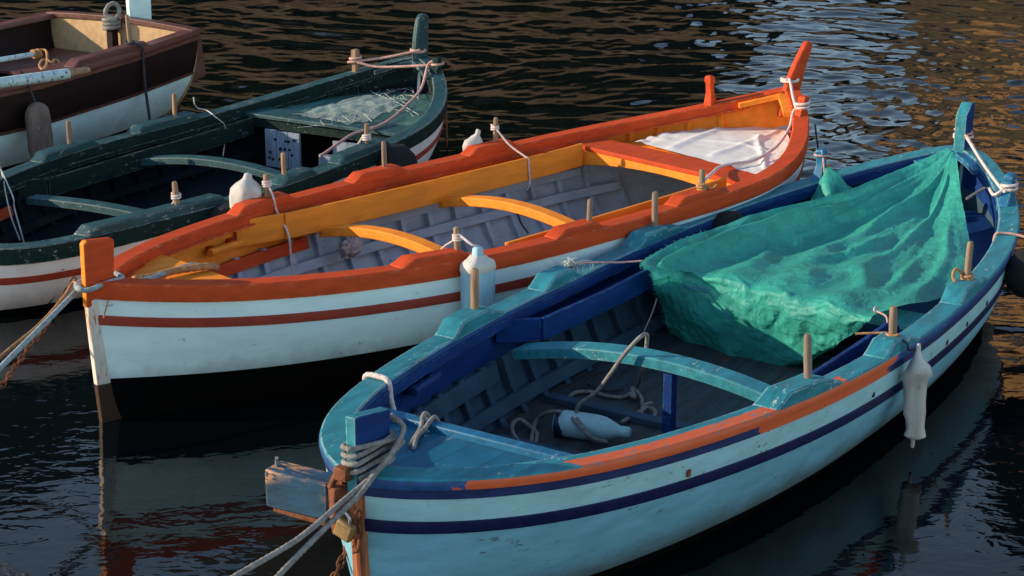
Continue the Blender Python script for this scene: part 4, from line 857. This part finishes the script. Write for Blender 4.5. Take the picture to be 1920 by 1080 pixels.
mb = MB(); mb.lathe([(0, .01), (.01, .04), (.05, .058), (.09, .056), (.125, .040), (.15, .022), (.18, .016), (.185, .008)], (.62, y1 + .045, .60), (.40, -.12, 1), 18, dent=.8, seed=6)
thing('bottle_fender', mb, M['plastic'], 'small white plastic fender behind the far orange rail against the dark water', 'fender', bt, 'plastic bottles hung as fenders', smooth=True, angle=70)
# flat jug on the near side
y1 = -bt.bi(-1.03, 0); c0 = Vector((-1.045, y1 - .070, 0)); rings = []; JW = 1.12; JT = 1.25
for z, w, t in ((.15, .060, .025), (.17, .078, .042), (.40, .082, .046), (.585, .082, .046), (.625, .081, .045), (.65, .075, .041), (.664, .058, .033), (.672, .034, .024), (.69, .024, .02), (.72, .022, .018), (.73, .014, .012)):
    rings.append([c0 + Vector((w * JW * math.copysign(abs(math.cos(a)) ** .42, math.cos(a)), t * JT * math.copysign(abs(math.sin(a)) ** .7, math.sin(a)), z)) for a in [2 * math.pi * k / 20 for k in range(20)]])
jg = thing('jug_fender', MB().loft(rings), M['jug'], 'flat bluish white plastic jug hung as a fender on the near orange rail', 'fender', bt, 'plastic bottles hung as fenders', smooth=True, angle=60)
rings = []
for z, g_ in ((.605, .002), (.615, .005), (.64, .005), (.655, .005), (.668, .004), (.69, .004)):
    w, t = np.interp(z, [.585, .625, .65, .664, .672, .69], [.082, .081, .075, .058, .034, .024]) + g_, np.interp(z, [.585, .625, .65, .664, .672, .69], [.046, .045, .041, .033, .024, .02]) + g_
    rings.append([c0 - (bt.M.inverted() @ jg.location) + Vector((w * JW * math.copysign(abs(math.cos(a)) ** .42, math.cos(a)), t * JT * math.copysign(abs(math.sin(a)) ** .7, math.sin(a)), z)) for a in [2 * math.pi * k / 20 for k in range(20)]])
MB().loft(rings, caps=False).build('jug_shoulder', M['plastic'], jg, smooth=True, angle=60)
pb = Vector((-1.07, -bt.bi(-1.07, .045), bt.zs(-1.07) + .04))
rope('rope', lash(pb + Vector((0, 0, .05)), (0, 0, 1), .022, 2.6, .006) + [c0 + Vector((-.02, .02, .74)), c0 + Vector((.02, .01, .725)), c0 + Vector((.0, -.025, .71))], .0065, M['rope_pale'], 'pale cord tying the flat jug to the near orange thole pin', bt, 'cord')
rope('rope', [pb + Vector((0, .02, .05)), pb + Vector((-.03, .08, .0)), (-1.12, -.62, .60), (-1.14, -.58, .55)], .005, M['rope_pale'], 'thin pale line from the near thole pin to the first ochre beam', bt, 'cord')
mb = MB(); mb.lathe([(-.13, .01), (-.12, .06), (-.07, .11), (0, .13), (.07, .11), (.12, .06), (.13, .01)], (.86, -bt.bi(.86, 0) - .10, .44), (0, .1, 1), 18)
thing('ball_fender', mb, M['rubber'], 'black round fender under the near orange rail, squeezed against the blue boat', 'fender', bt, 'black round fenders', smooth=True)
# spare wood stick stuck between jug and blue rail is a thole pin of the blue boat; bow ropes
Q = bt.pz
wr = [Vector((-2.79, .045, .70)), Vector((-2.80, -.01, .70)), Vector((-2.77, -.05, .695)), Vector((-2.68, -.042, .70)), Vector((-2.61, -.038, .715)), Vector((-2.590, 0, .72)), Vector((-2.62, .038, .72)), Vector((-2.70, .040, .71)), Vector((-2.80, .025, .705)), Vector((-2.815, -.03, .70))]
rope('rope', [(-2.08, -.02, .655), (-2.16, .03, .668), (-2.30, .02, .665), (-2.45, -.035, .675), (-2.56, -.05, .69), (-2.68, -.052, .70)] + wr[7:] + [Q(150, 540, .66), Q(90, 600, .64), Q(0, 690, .60), Q(-200, 890, .5)], .0125, M['rope_teal'], 'grey blue mooring rope from the orange bow post to the lower left', bt, 'mooring rope', 'mooring lines')
rope('rope', [(-2.70, .05, .715), (-2.79, .045, .71), (-2.82, .0, .70), (-2.79, -.05, .70), (-2.69, -.045, .71), (-2.60, -.042, .715), (-2.592, .03, .72)], .0125, M['rope_teal'], 'grey blue rope turn round the foot of the orange bow post', bt)
rope('rope', [(-2.52, -.02, .685), (-2.40, .01, .665), (-2.28, .02, .665), (-2.18, -.01, .668), (-2.08, -.03, .66), (-2.04, -.035, .645)], .018, M['rope_tan'], 'thick tan rope lying on the orange foredeck', bt)
rope('rope', [(-2.80, .0, .69), Q(138, 530, .67), Q(118, 560, .65), Q(70, 612, .62), Q(0, 670, .60), Q(-200, 850, .5)], .008, M['rope_tan'], 'thin brown mooring rope from the orange bow to the lower left', bt, 'mooring rope', 'mooring lines')
rope('rope', [(-2.53, -.055, .70), (-2.60, -.06, .69), (-2.68, -.07, .67), (-2.72, -.075, .60), (-2.735, -.07, .55)], .004, M['rope_tan'], 'thin tan string hanging over the orange rail at the bow', bt, 'string')
mb = chain(MB(), [Q(140, 522, .66), Q(122, 550, .60), Q(100, 585, .52), Q(72, 630, .45), Q(40, 672, .38), Q(0, 728, .30), Q(-60, 800, .18)], link=.042, r=.0045, w=.011)
thing('chain', mb, M['rust'], 'rusty chain running beside the mooring ropes of the orange boat', 'chain', bt, smooth=True, angle=180)
mb = MB(); q = P(652, 462, .33) + Vector((0, -.03, 0)); rings = []
for a in np.linspace(.05, math.pi - .05, 26):
    ring_ = []
    for t in np.linspace(0, 2 * math.pi, 40, endpoint=False):
        d = Vector((math.sin(a) * math.cos(t), math.sin(a) * math.sin(t), math.cos(a)))
        f = .062 * (1 + .75 * abs(noise.noise(d * 2.6 + Vector((4, 0, 0)))) + .5 * abs(noise.noise(d * 5.3)) - .3)
        ring_.append(q + Vector((d.x * f * 1.15, d.y * f * .6, d.z * f * .95)))
    rings.append(ring_)
mb.loft(rings)
thing('rag', mb, M['cloth_grey'], 'crumpled dirty rag tucked between the ribs of the orange boat', 'rag', bt, smooth=True, angle=180)
rope('rope', [P(968, 392, .40), P(972, 405, .36), P(978, 420, .30), P(990, 437, .24)], .006, M['rope_dark'], 'thin dark line on the stringer of the orange boat', bt, 'string')
rope('rope', [(2.60, -.30, .70), (2.58, -.40, .30), (2.57, -.44, -.1)], .006, M['rope_dark'], 'thin dark line dropping into the water behind the orange stern', bt, 'string')

# ---- green boat
bt = GR; P = bt.pz; X = bt.px
npg = Vector((2.30, -bt.bi(2.26, .05), bt.zs(2.26) + .05)); fpg = Vector((2.13, bt.bi(2.13, .05), bt.zs(2.13) + .085))
horn_rope(bt, 2.44, .755, fpg, [], .010, M['rope_pink'], 'pink rope from the green horn to the pale wooden post on its far rail')
q = Vector((.50, -bt.bi(.50, .045), bt.zs(.5) + .05))
rope('rope', [fpg + Vector((-.03, -.04, .0)), fpg + Vector((.03, -.2, -.03)), npg + Vector((-.05, .10, .0))] + [npg + Vector((.042 * math.cos(a), .042 * math.sin(a), .004 * a)) for a in np.linspace(1, 8, 24)] + [npg + Vector((-.05, .06, .0)), P(790, 165, .58), P(765, 195, .50), P(730, 225, .46), P(700, 240, .445), P(665, 250, .44), P(640, 265, .43), P(615, 283, .42), P(600, 293, .40)], .010, M['rope_pink'], 'long pink rope along the near side of the green boat over its stern deck', bt)
rope('rope', lash(q + Vector((0, 0, .02)), (0, 0, 1), .024, 3, .007) + [q + Vector((-.04, .04, .0)), q + Vector((-.07, .06, -.05))], .007, M['rope_pale'], 'pale lashing round the near thole pin at the stern of the green boat', bt)
q = Vector((-1.36, -bt.bi(-1.36, .05), bt.zs(-1.36)))
rope('rope', lash(q + Vector((0, 0, .03)), (0, 0, 1), .024, 1.2, .007) + lash(q + Vector((0, 0, .08)), (0, 0, 1), .024, 2.2, .007), .007, M['rope_pale'], 'pale lashing round the lone thole pin nearest the bow of the green boat', bt)
rope('rope', [P(363, 182, .63), P(365, 195, .58), P(372, 203, .53), P(388, 207, .525), P(405, 220, .50), P(420, 233, .42), P(422, 246, .36), P(422, 262, .28), P(418, 292, .2)], .0045, M['twine'], 'thin white line over the far rail of the green boat', bt, 'string')
rope('rope', [P(-5, 300, .55), P(2, 318, .50), P(14, 345, .43), P(25, 372, .36), P(27, 390, .3), P(38, 430, .2), P(45, 455, .12)], .005, M['twine'], 'thin grey line hanging into the green boat at the left edge, the right of two', bt, 'string', 'lines at the left edge')
rope('rope', [P(-5, 305, .55), P(4, 325, .48), P(12, 370, .36), P(22, 410, .25), P(38, 452, .12)], .005, M['twine'], 'thin grey line hanging into the green boat at the left edge, the left of two', bt, 'string', 'lines at the left edge')
z0 = .435
mb = MB()
rl = random.Random(3)
for k in range(26):
    u, v = rl.uniform(590, 770), 0; v = 232 - (u - 590) * .30 + rl.uniform(-24, 6); a = rl.uniform(0, 6.3); pts = []
    for m in range(rl.randint(4, 8)):
        pts.append((u, v)); a += rl.gauss(0, .7); u = min(785, max(560, u + 16 * math.cos(a))); v = min(236 - (u - 590) * .1, max(206 - (u - 590) * .24, v + 7 * math.sin(a)))
    mb.tube([P(u_, v_, z0 + rl.uniform(.0, .01) + .03 * (u_ - 590) / 200) for u_, v_ in pts], .0016, 5, 5)
for pts in ([(590, 203), (640, 201), (680, 212), (697, 228)], [(700, 175), (740, 190), (785, 215)], [(680, 170), (690, 168), (706, 175), (720, 162), (735, 172), (755, 163), (772, 166), (776, 174)], [(722, 165), (728, 170), (737, 167)]):
    mb.tube([P(u, v, z0 + .004 + .03 * (u - 590) / 200) for u, v in pts], .0022, 5, 6)
gn = catmull_grid([[P(548, 214, .445), P(600, 222, .445), P(650, 232, .44)], [P(600, 200, .46), P(640, 212, .455), P(688, 226, .45)], [P(650, 186, .475), P(690, 196, .47), P(722, 212, .46)], [P(690, 176, .485), P(724, 184, .48), P(752, 198, .475)]], 12, 14)
thing('fish_net', sheet(gn, .018, (12, 12, 10), 5.5), M['net'], 'thin pale fishing net spread over the bleached stern deck of the green boat', 'net', bt, smooth=True, angle=180)
thing('fishing_line', mb, M['twine'], 'loose pale fishing lines lying over the bleached stern deck of the green boat', 'fishing line', bt)
mb = MB(); mb.lathe([(-.16, .01), (-.15, .07), (-.08, .13), (0, .15), (.08, .13), (.15, .07), (.16, .01)], (.66, -bt.bi(.66, 0) - .10, .33), (0, .1, 1), 18)
thing('ball_fender', mb, M['rubber'], 'black round fender outside the green rail near the stern', 'fender', bt, 'black round fenders', smooth=True)
mb = MB(); mb.lathe([(-.16, .01), (-.15, .07), (-.08, .13), (0, .15), (.08, .13), (.15, .07), (.16, .01)], (-1.12, -bt.bi(-1.12, 0) - .10, .32), (0, .1, 1), 18)
thing('ball_fender', mb, M['rubber'], 'black round fender between the green rail and the orange bow', 'fender', bt, 'black round fenders', smooth=True)
def board(x, y0, y1, z0, z1, label, seed, cut=0):
    rnd = random.Random(seed); mb = MB(); n = 3; w = (y1 - y0) / n
    for k in range(n):
        zz = z1 - (cut if k == n - 1 else rnd.uniform(0, .012)); a = y0 + k * w + .003; b = y0 + (k + 1) * w - .003
        mb.box((x + rnd.uniform(-.004, .004), (a + b) / 2, (z0 + zz) / 2), (.022, b - a, zz - z0))
    mb.mi = 1
    for k in range(16):
        y = rnd.uniform(y0 + .03, y1 - .03); z = rnd.choice([.78, .5, .36, .22]) * (z1 - z0) + z0 + rnd.uniform(-.01, .01)
        if cut and y > y0 + 2 * w and z > z1 - cut - .02: continue
        mb.lathe([(-.004, .006 + .007 * rnd.random()), (.005, .010)], Vector((x - .0125, y, z)), (-1, 0, 0), 9)
    return thing('board_panel', mb, [M['board'], M['rubber']], label, 'board', bt)
board(1.12, .18, .50, .06, .34, 'blue white board panel with bored holes under the green thwart, the left one', 3)
board(1.14, -.36, .03, .06, .325, 'blue white board panel with bored holes under the green thwart, the stepped right one', 5, cut=.12)
rope('rope', [(2.50, -.16, .62), (2.52, -.20, .30), (2.52, -.21, -.1)], .008, M['rust'], 'thin rusty line dropping into the water behind the green stern', bt, 'line')

# ---- brown boat
bt = BRN; P = bt.pz; X = bt.px
def oar(pts, r, label, blade=False):
    return thing('oar', MB().tube(pts, r, 12, 8), M['oar'], label, 'oar', bt, 'oars on the brown boat', smooth=True)
a = P(-120, 172, .80); b = P(128, 138, .80); c_ = P(166, 131, .80)
d = (b - a).normalized()
o1 = thing('oar', MB().tube([a, a.lerp(b, .5), b], .040, 14, 4), M['oar'], 'thick flaking pale blue oar resting on the near rail of the brown boat', 'oar', bt, 'oars on the brown boat', smooth=True, angle=60)
l0 = bt.M.inverted() @ o1.location
MB().tube([b - l0, (b + c_) / 2 - l0, c_ - l0], .030, 12, 3, taper=lambda t: 1 - .25 * t).build('oar_grip', M['wood'], o1, smooth=True, angle=60)
a2 = P(-120, 132, .86); b2 = P(74, 100, .86)
thing('oar', MB().tube([a2, (a2 + b2) / 2, b2], .020, 10, 3), M['oar'], 'thin pale pole above the thick oar on the brown boat', 'oar', bt, 'oars on the brown boat', smooth=True, angle=60)
rope('rope', lash(b2 - (b2 - a2).normalized() * .06, b2 - a2, .028, 3, .011) + [b2 + Vector((.02, -.05, .02)), P(88, 118, .86), P(80, 130, .83), P(74, 122, .85), P(82, 112, .87), P(100, 122, .84)], .009, M['rope_tan'], 'tan rope knotted at the end of the thin pale pole', bt)
rope('rope', [P(88, 112, .87), P(96, 117, .86), P(104, 112, .86), P(110, 116, .85)], .009, M['rope_tan'], 'loose tan rope end beside the knotted pole', bt)
px_ = Vector((1.55, -bt.bi(1.55, .045), bt.zs(1.55) + .04))
rope('rope', lash(px_ + Vector((0, 0, .0)), (0, 0, 1), .03, 1.2, .010) + [px_ + Vector((.03, -.03, .0)), px_ + Vector((.05, -.08, -.02)), (1.62, -bt.bi(1.62, -.022), .70), (1.64, -bt.bi(1.64, -.012), .45), (1.66, -bt.bi(1.66, -.03), .12)], .011, M['rope_dark'], 'dark rope from the brown thole pin down over the side', bt)
c2 = P(225, 42, .93)
rope('rope', lash(Vector((2.28, .02, .74)), (0, 0, 1), .062, 2.6, .016) + [(2.24, .04, .86), (2.26, .03, .93), (2.31, .0, .95), (2.33, -.03, .90), (2.28, -.05, .84)], .018, M['rope'], 'thick grey rope wound round the stern post of the brown boat', bt)
fy = -bt.bi(.52, 0) - .12
q = P(98, 195, .58)
mb = MB(); mb.lathe([(0, .02), (.01, .05), (.03, .075), (.06, .087), (.10, .092), (.34, .092), (.38, .088), (.41, .077), (.43, .062), (.445, .043), (.453, .022), (.456, .006)], (q.x, -bt.bi(q.x, 0) - .10, .12), (0, .03, 1), 22, dent=.08, seed=3)
thing('fender', mb, M['fender_grey'], 'scuffed grey cylindrical fender hanging on the side of the brown boat', 'fender', bt, smooth=True, angle=60)
rope('rope', [(q.x, -bt.bi(q.x, 0) - .08, .56), (q.x, -bt.bi(q.x, 0) - .03, .68), (q.x, -bt.bi(q.x, 0) - .018, bt.zs(q.x)), (q.x, -bt.bi(q.x, .05), bt.zs(q.x) + .06)], .007, M['rope_dark'], 'dark cord from the oar down to the grey fender', bt, 'cord')

WAVE_SLOPE = .155
# ================================================================== WATER, SHORE, SKY
def plain(name, c, rough=.8, **k): return paint(name, c, rough=rough, **k)
m, nt, b = new_mat('harbour_water'); M['water'] = m
b.inputs['Base Color'].default_value = (.0015, .0028, .0036, 1); b.inputs['IOR'].default_value = 1.333; b.inputs['Roughness'].default_value = .025
geo = N(nt, 'ShaderNodeNewGeometry')
def wtex(scale, rot, sc, detail, rough, dist=0):
    mp = N(nt, 'ShaderNodeMapping'); mp.inputs['Scale'].default_value = scale; mp.inputs['Rotation'].default_value = (0, 0, rot)
    nt.links.new(geo.outputs['Position'], mp.inputs[0])
    n = N(nt, 'ShaderNodeTexNoise'); n.inputs['Scale'].default_value = sc; n.inputs['Detail'].default_value = detail; n.inputs['Roughness'].default_value = rough; n.inputs['Distortion'].default_value = dist
    nt.links.new(mp.outputs[0], n.inputs['Vector']); return n.outputs[0]
bp = N(nt, 'ShaderNodeBump'); bp.inputs['Strength'].default_value = .14; bp.inputs['Distance'].default_value = .012
nt.links.new(wtex((.8, 1.2, 1), -.25, 11, 2, .5, .4), bp.inputs['Height']); nt.links.new(bp.outputs[0], b.inputs['Normal'])
# real wavelets: a fan of fine cells over the basin, wavelengths from a hand's breadth to a metre
rw = np.random.RandomState(5)
AZ = np.radians(np.linspace(-24, 24, 620)); RD = np.exp(np.linspace(math.log(5.0), math.log(34), 760))
AA, RR = np.meshgrid(AZ, RD); WX, WY = RR * np.sin(AA), RR * np.cos(AA); WZ = np.zeros_like(WX)
wx2 = WX + .35 * np.sin(WY * .9 + 1) + .2 * np.sin(WX * 1.3 - WY * .7); wy2 = WY + .3 * np.sin(WX * .8 + 2) + .18 * np.sin(WX * .9 + WY * 1.7)
NW = 90
for k in range(NW):
    lam = math.exp(rw.uniform(math.log(.14), math.log(1.0))); d = rw.normal(1.35, .75); kk = 2 * math.pi / lam
    sl_ = WAVE_SLOPE * math.sqrt(2 / NW)
    env = .6 + .4 * np.sin(WX * rw.uniform(-.9, .9) + WY * rw.uniform(-.7, .7) + rw.uniform(0, 6.3))
    WZ += env * sl_ / kk * np.sin(kk * (wx2 * math.cos(d) + wy2 * math.sin(d)) + rw.uniform(0, 6.3))
tt = np.clip((WY + .25 * WX - 8.5) / 6.5, 0, 1); tt = tt * tt * (3 - 2 * tt)
WZ *= .055 + .945 * tt
nr_, nc_ = WX.shape; me = bpy.data.meshes.new('water')
co = np.stack([WX, WY, WZ], -1).reshape(-1, 3)
idx = np.arange(nr_ * nc_).reshape(nr_, nc_); qd = np.stack([idx[:-1, :-1], idx[:-1, 1:], idx[1:, 1:], idx[1:, :-1]], -1).reshape(-1, 4)
# the open water round the fan joins it edge to edge
def ring(c0, f): return [(x * f, y * f if y > 0 else y, 0) for x, y in c0]
edge = np.concatenate([idx[0, :], idx[1:, -1], idx[-1, -2::-1], idx[-2:0:-1, 0]])
ec = co[edge]; cen = np.array([0, 14.0, 0]); out = cen + (ec - cen) * 40; out[:, 2] = 0
n0 = len(co); co = np.concatenate([co, out]); m_ = len(edge); ar = np.arange(m_); nx = (ar + 1) % m_
qd = np.concatenate([qd, np.stack([edge[ar], n0 + ar, n0 + nx, edge[nx]], -1)])
me.vertices.add(len(co)); me.vertices.foreach_set('co', co.astype(np.float32).ravel())
me.loops.add(len(qd) * 4); me.loops.foreach_set('vertex_index', qd.astype(np.int32).ravel())
me.polygons.add(len(qd)); me.polygons.foreach_set('loop_start', np.arange(0, len(qd) * 4, 4, dtype=np.int32))
me.update(calc_edges=True); me.polygons.foreach_set('use_smooth', [True] * len(qd)); me.materials.append(M['water'])
wo = bpy.data.objects.new('water', me); col.objects.link(wo); tag(wo, 'dark rippled harbour water', None, kind='structure')

# a wet rock at the lower left
bm = bmesh.new(); bmesh.ops.create_icosphere(bm, subdivisions=4, radius=.36)
for v in bm.verts:
    d = noise.noise(v.co * 3.1) * .35 + noise.noise(v.co * 8) * .15 + noise.noise(v.co * 19) * .07; v.co *= (1 + d); v.co.z *= .5
me = bpy.data.meshes.new('rock'); bm.to_mesh(me); bm.free()
M['rock'] = paint('wet_rock', (.10, .08, .07), var=.5, chip=.7, chipc=(.30, .27, .24), grime=.6, grain=(3, 3, 3), rough=.6, bump=1.0)
me.materials.append(M['rock']); rk_ = bpy.data.objects.new('rock', me); col.objects.link(rk_)
q = BL.M @ BL.pz(-118, 1150, 0); rk_.location = (q.x, q.y, -.02); tag(rk_, 'wet dark rock at the water in the lower left corner', 'rock')

# far shore, seen in the water: hill, quay wall, houses, trees
M['hill'] = paint('scrub_hillside', (.016, .018, .010), var=.5, chip=.7, chipc=(.05, .034, .02), grime=.5, grain=(.06, .06, .06), rough=.95)
def hill_h(x, y):
    a = math.degrees(math.atan2(x, y))
    pr = np.interp(a, [-60, -35, -22, -14, -9, -5, 0, 4, 6.2, 7.6, 12.0, 13.2, 17, 30, 60], HILL)
    return pr
HILL = [24, 24, 22, 20, 24, 34, 38, 36, 28, 7.2, 7.2, 16, 22, 24, 24]
mb = MB(); rows = []
for k in range(14):
    r = 40 + k * 4.5; row = []
    for a in np.linspace(-62, 62, 190):
        x, y = r * math.sin(R(a)), r * math.cos(R(a)); h = hill_h(x, y) * min(1, k / 3.2) ** .8
        h += (noise.noise(Vector((x * .16, y * .16, 0))) * 2.2 + noise.noise(Vector((x * .5, y * .5, 3))) * .9) * min(1, k / 2) * min(1, h / 8)
        row.append((x, y, h - .4 if k == 0 else h))
    rows.append(row)
mb.loft(rows, closed=False); tag(mb.build('hills', M['hill'], smooth=True, angle=180), 'scrubby hillside behind the harbour', None, kind='structure')
M['quay'] = paint('sunlit_quay_stone', (.40, .21, .10), var=.45, chip=1.3, chipc=(.035, .035, .012), grime=.7, grimec=(.05, .04, .02), grain=(.12, .12, .3), rough=.9)
rows = []
for a in np.linspace(-40, 40, 60):
    x, y = math.sin(R(a)), math.cos(R(a)); hq = 4.0 if a < 6.8 else 2.4; rows.append([(x * 38, y * 38, -.5), (x * 38, y * 38, hq), (x * 40.5, y * 40.5, hq + .05), (x * 40.5, y * 40.5, -.5)])
o = MB().loft(rows).build('quay_wall', M['quay'], bevel=.05); tag(o, 'low warm stone quay wall across the harbour', 'wall')
M['win'] = paint('dark_window', (.02, .025, .03), rough=.2)
def house(az, dist, w, dpt, h, rz, mat, label, nfl, nwin, roofm):
    r = empty('house', (dist * math.sin(R(az)), dist * math.cos(R(az)), 0), R(rz), label, 'house', 'houses on the far shore')
    MB().box((0, 0, h / 2), (w, dpt, h)).build('wall', mat, r)
    MB().loft([[(-w / 2 - .3, -dpt / 2 - .3, h), (w / 2 + .3, -dpt / 2 - .3, h), (w / 2 + .3, dpt / 2 + .3, h), (-w / 2 - .3, dpt / 2 + .3, h)], [(-w / 2 - .3, -.1, h + 1.6), (w / 2 + .3, -.1, h + 1.6), (w / 2 + .3, .1, h + 1.6), (-w / 2 - .3, .1, h + 1.6)]]).build('roof', roofm, r)
    for i in range(nfl):
        for j in range(nwin):
            MB().box((-w / 2 + w * (j + .5) / nwin, -dpt / 2 - .02, 1.6 + i * (h - 1) / nfl + .6), (1.0, .12, 1.5)).build('window', M['win'], r)
ter = plain('terracotta_plaster', (.58, .25, .10), var=.25, chip=.6, chipc=(.3, .15, .08), grime=.5, grain=(.5, .5, .5)); och = plain('ochre_plaster', (.58, .31, .12), var=.25, chip=.6, chipc=(.35, .2, .1), grime=.5, grain=(.5, .5, .5)); pk = plain('pink_plaster', (.55, .28, .17), var=.25, grime=.5, grain=(.5, .5, .5)); rf = plain('roof_tile', (.25, .10, .06))
house(17.5, 43, 6, 6, 11.5, -42, och, 'tall ochre house on the far shore, the left one of three', 3, 3, rf)
house(24, 41, 7, 6, 13, -48, ter, 'terracotta house on the far shore, in the middle', 4, 3, rf)
house(31.5, 42, 9, 6, 11, -55, pk, 'pink house on the far shore, farthest right', 3, 3, rf)
# shoreline trees
M['leaf'] = paint('tree_leaves', (.05, .075, .022), var=.5, grime=.3, grain=(1, 1, 1), rough=.7); M['bark'] = paint('tree_bark', (.07, .05, .035), var=.4, rough=.9)
rt = random.Random(11)
for i, (az, dist, h, w) in enumerate([(-17, 43, 9, 6), (-12.5, 44, 7.5, 5), (-8, 43, 10, 6), (-3.5, 44, 12, 7), (1.0, 43, 13, 6), (4.6, 44, 10, 3)]):
    r = empty('tree', (dist * math.sin(R(az)), dist * math.cos(R(az)), 1.0), 0, 'dark leafy tree on the far shore beyond the water', 'tree', 'trees on the far shore')
    MB().tube([(0, 0, -1), (.2, .1, h * .3), (0, .2, h * .7)], .28, 8, 5, taper=lambda t: 1 - .7 * t).build('trunk', M['bark'], r)
    mb = MB(); cl = [Vector((rt.gauss(0, w * .25), rt.gauss(0, w * .25), h * rt.uniform(.12, .95))) for _ in range(16)]
    for _ in range(2200):
        c_ = rt.choice(cl); p = c_ + Vector((rt.gauss(0, 1), rt.gauss(0, 1), rt.gauss(0, .8))) * w * .12
        a_ = Vector((rt.gauss(0, 1), rt.gauss(0, 1), rt.gauss(0, 1))).normalized(); b_ = a_.orthogonal().normalized(); s = rt.uniform(.18, .4)
        mb.add([p - a_ * s, p + b_ * s * .6, p + a_ * s, p - b_ * s * .6], [(0, 1, 2, 3)])
    mb.build('crown', M['leaf'], r)

# ------------------------------------------------------------------ light
SUN_AZ, SUN_EL = R(-92), R(19)          # measured from the view direction, clockwise seen from above
sd = Vector((math.sin(SUN_AZ) * math.cos(SUN_EL), math.cos(SUN_AZ) * math.cos(SUN_EL), math.sin(SUN_EL)))
sl = bpy.data.lights.new('sun', 'SUN'); sl.energy = 3.4; sl.angle = R(.6); sl.color = (1, .79, .56)
so = bpy.data.objects.new('sun', sl); col.objects.link(so); so.rotation_euler = sd.to_track_quat('Z', 'Y').to_euler(); so.location = sd * 50
w = bpy.data.worlds.new('World'); scene.world = w; w.use_nodes = True; wn = w.node_tree
sky = wn.nodes.new('ShaderNodeTexSky'); sky.sky_type = 'NISHITA'; sky.sun_disc = False; sky.sun_elevation = SUN_EL; sky.sun_rotation = SUN_AZ; sky.ozone_density = .3; sky.dust_density = 0; sky.air_density = 1.0
bg = wn.nodes['Background']; bg.inputs[1].default_value = .145; wn.links.new(sky.outputs[0], bg.inputs[0])
scene.view_settings.view_transform = 'Standard'; scene.view_settings.look = 'None'; scene.view_settings.exposure = .88; scene.view_settings.gamma = 1
scene.render.engine = 'CYCLES'; scene.cycles.max_bounces = 8
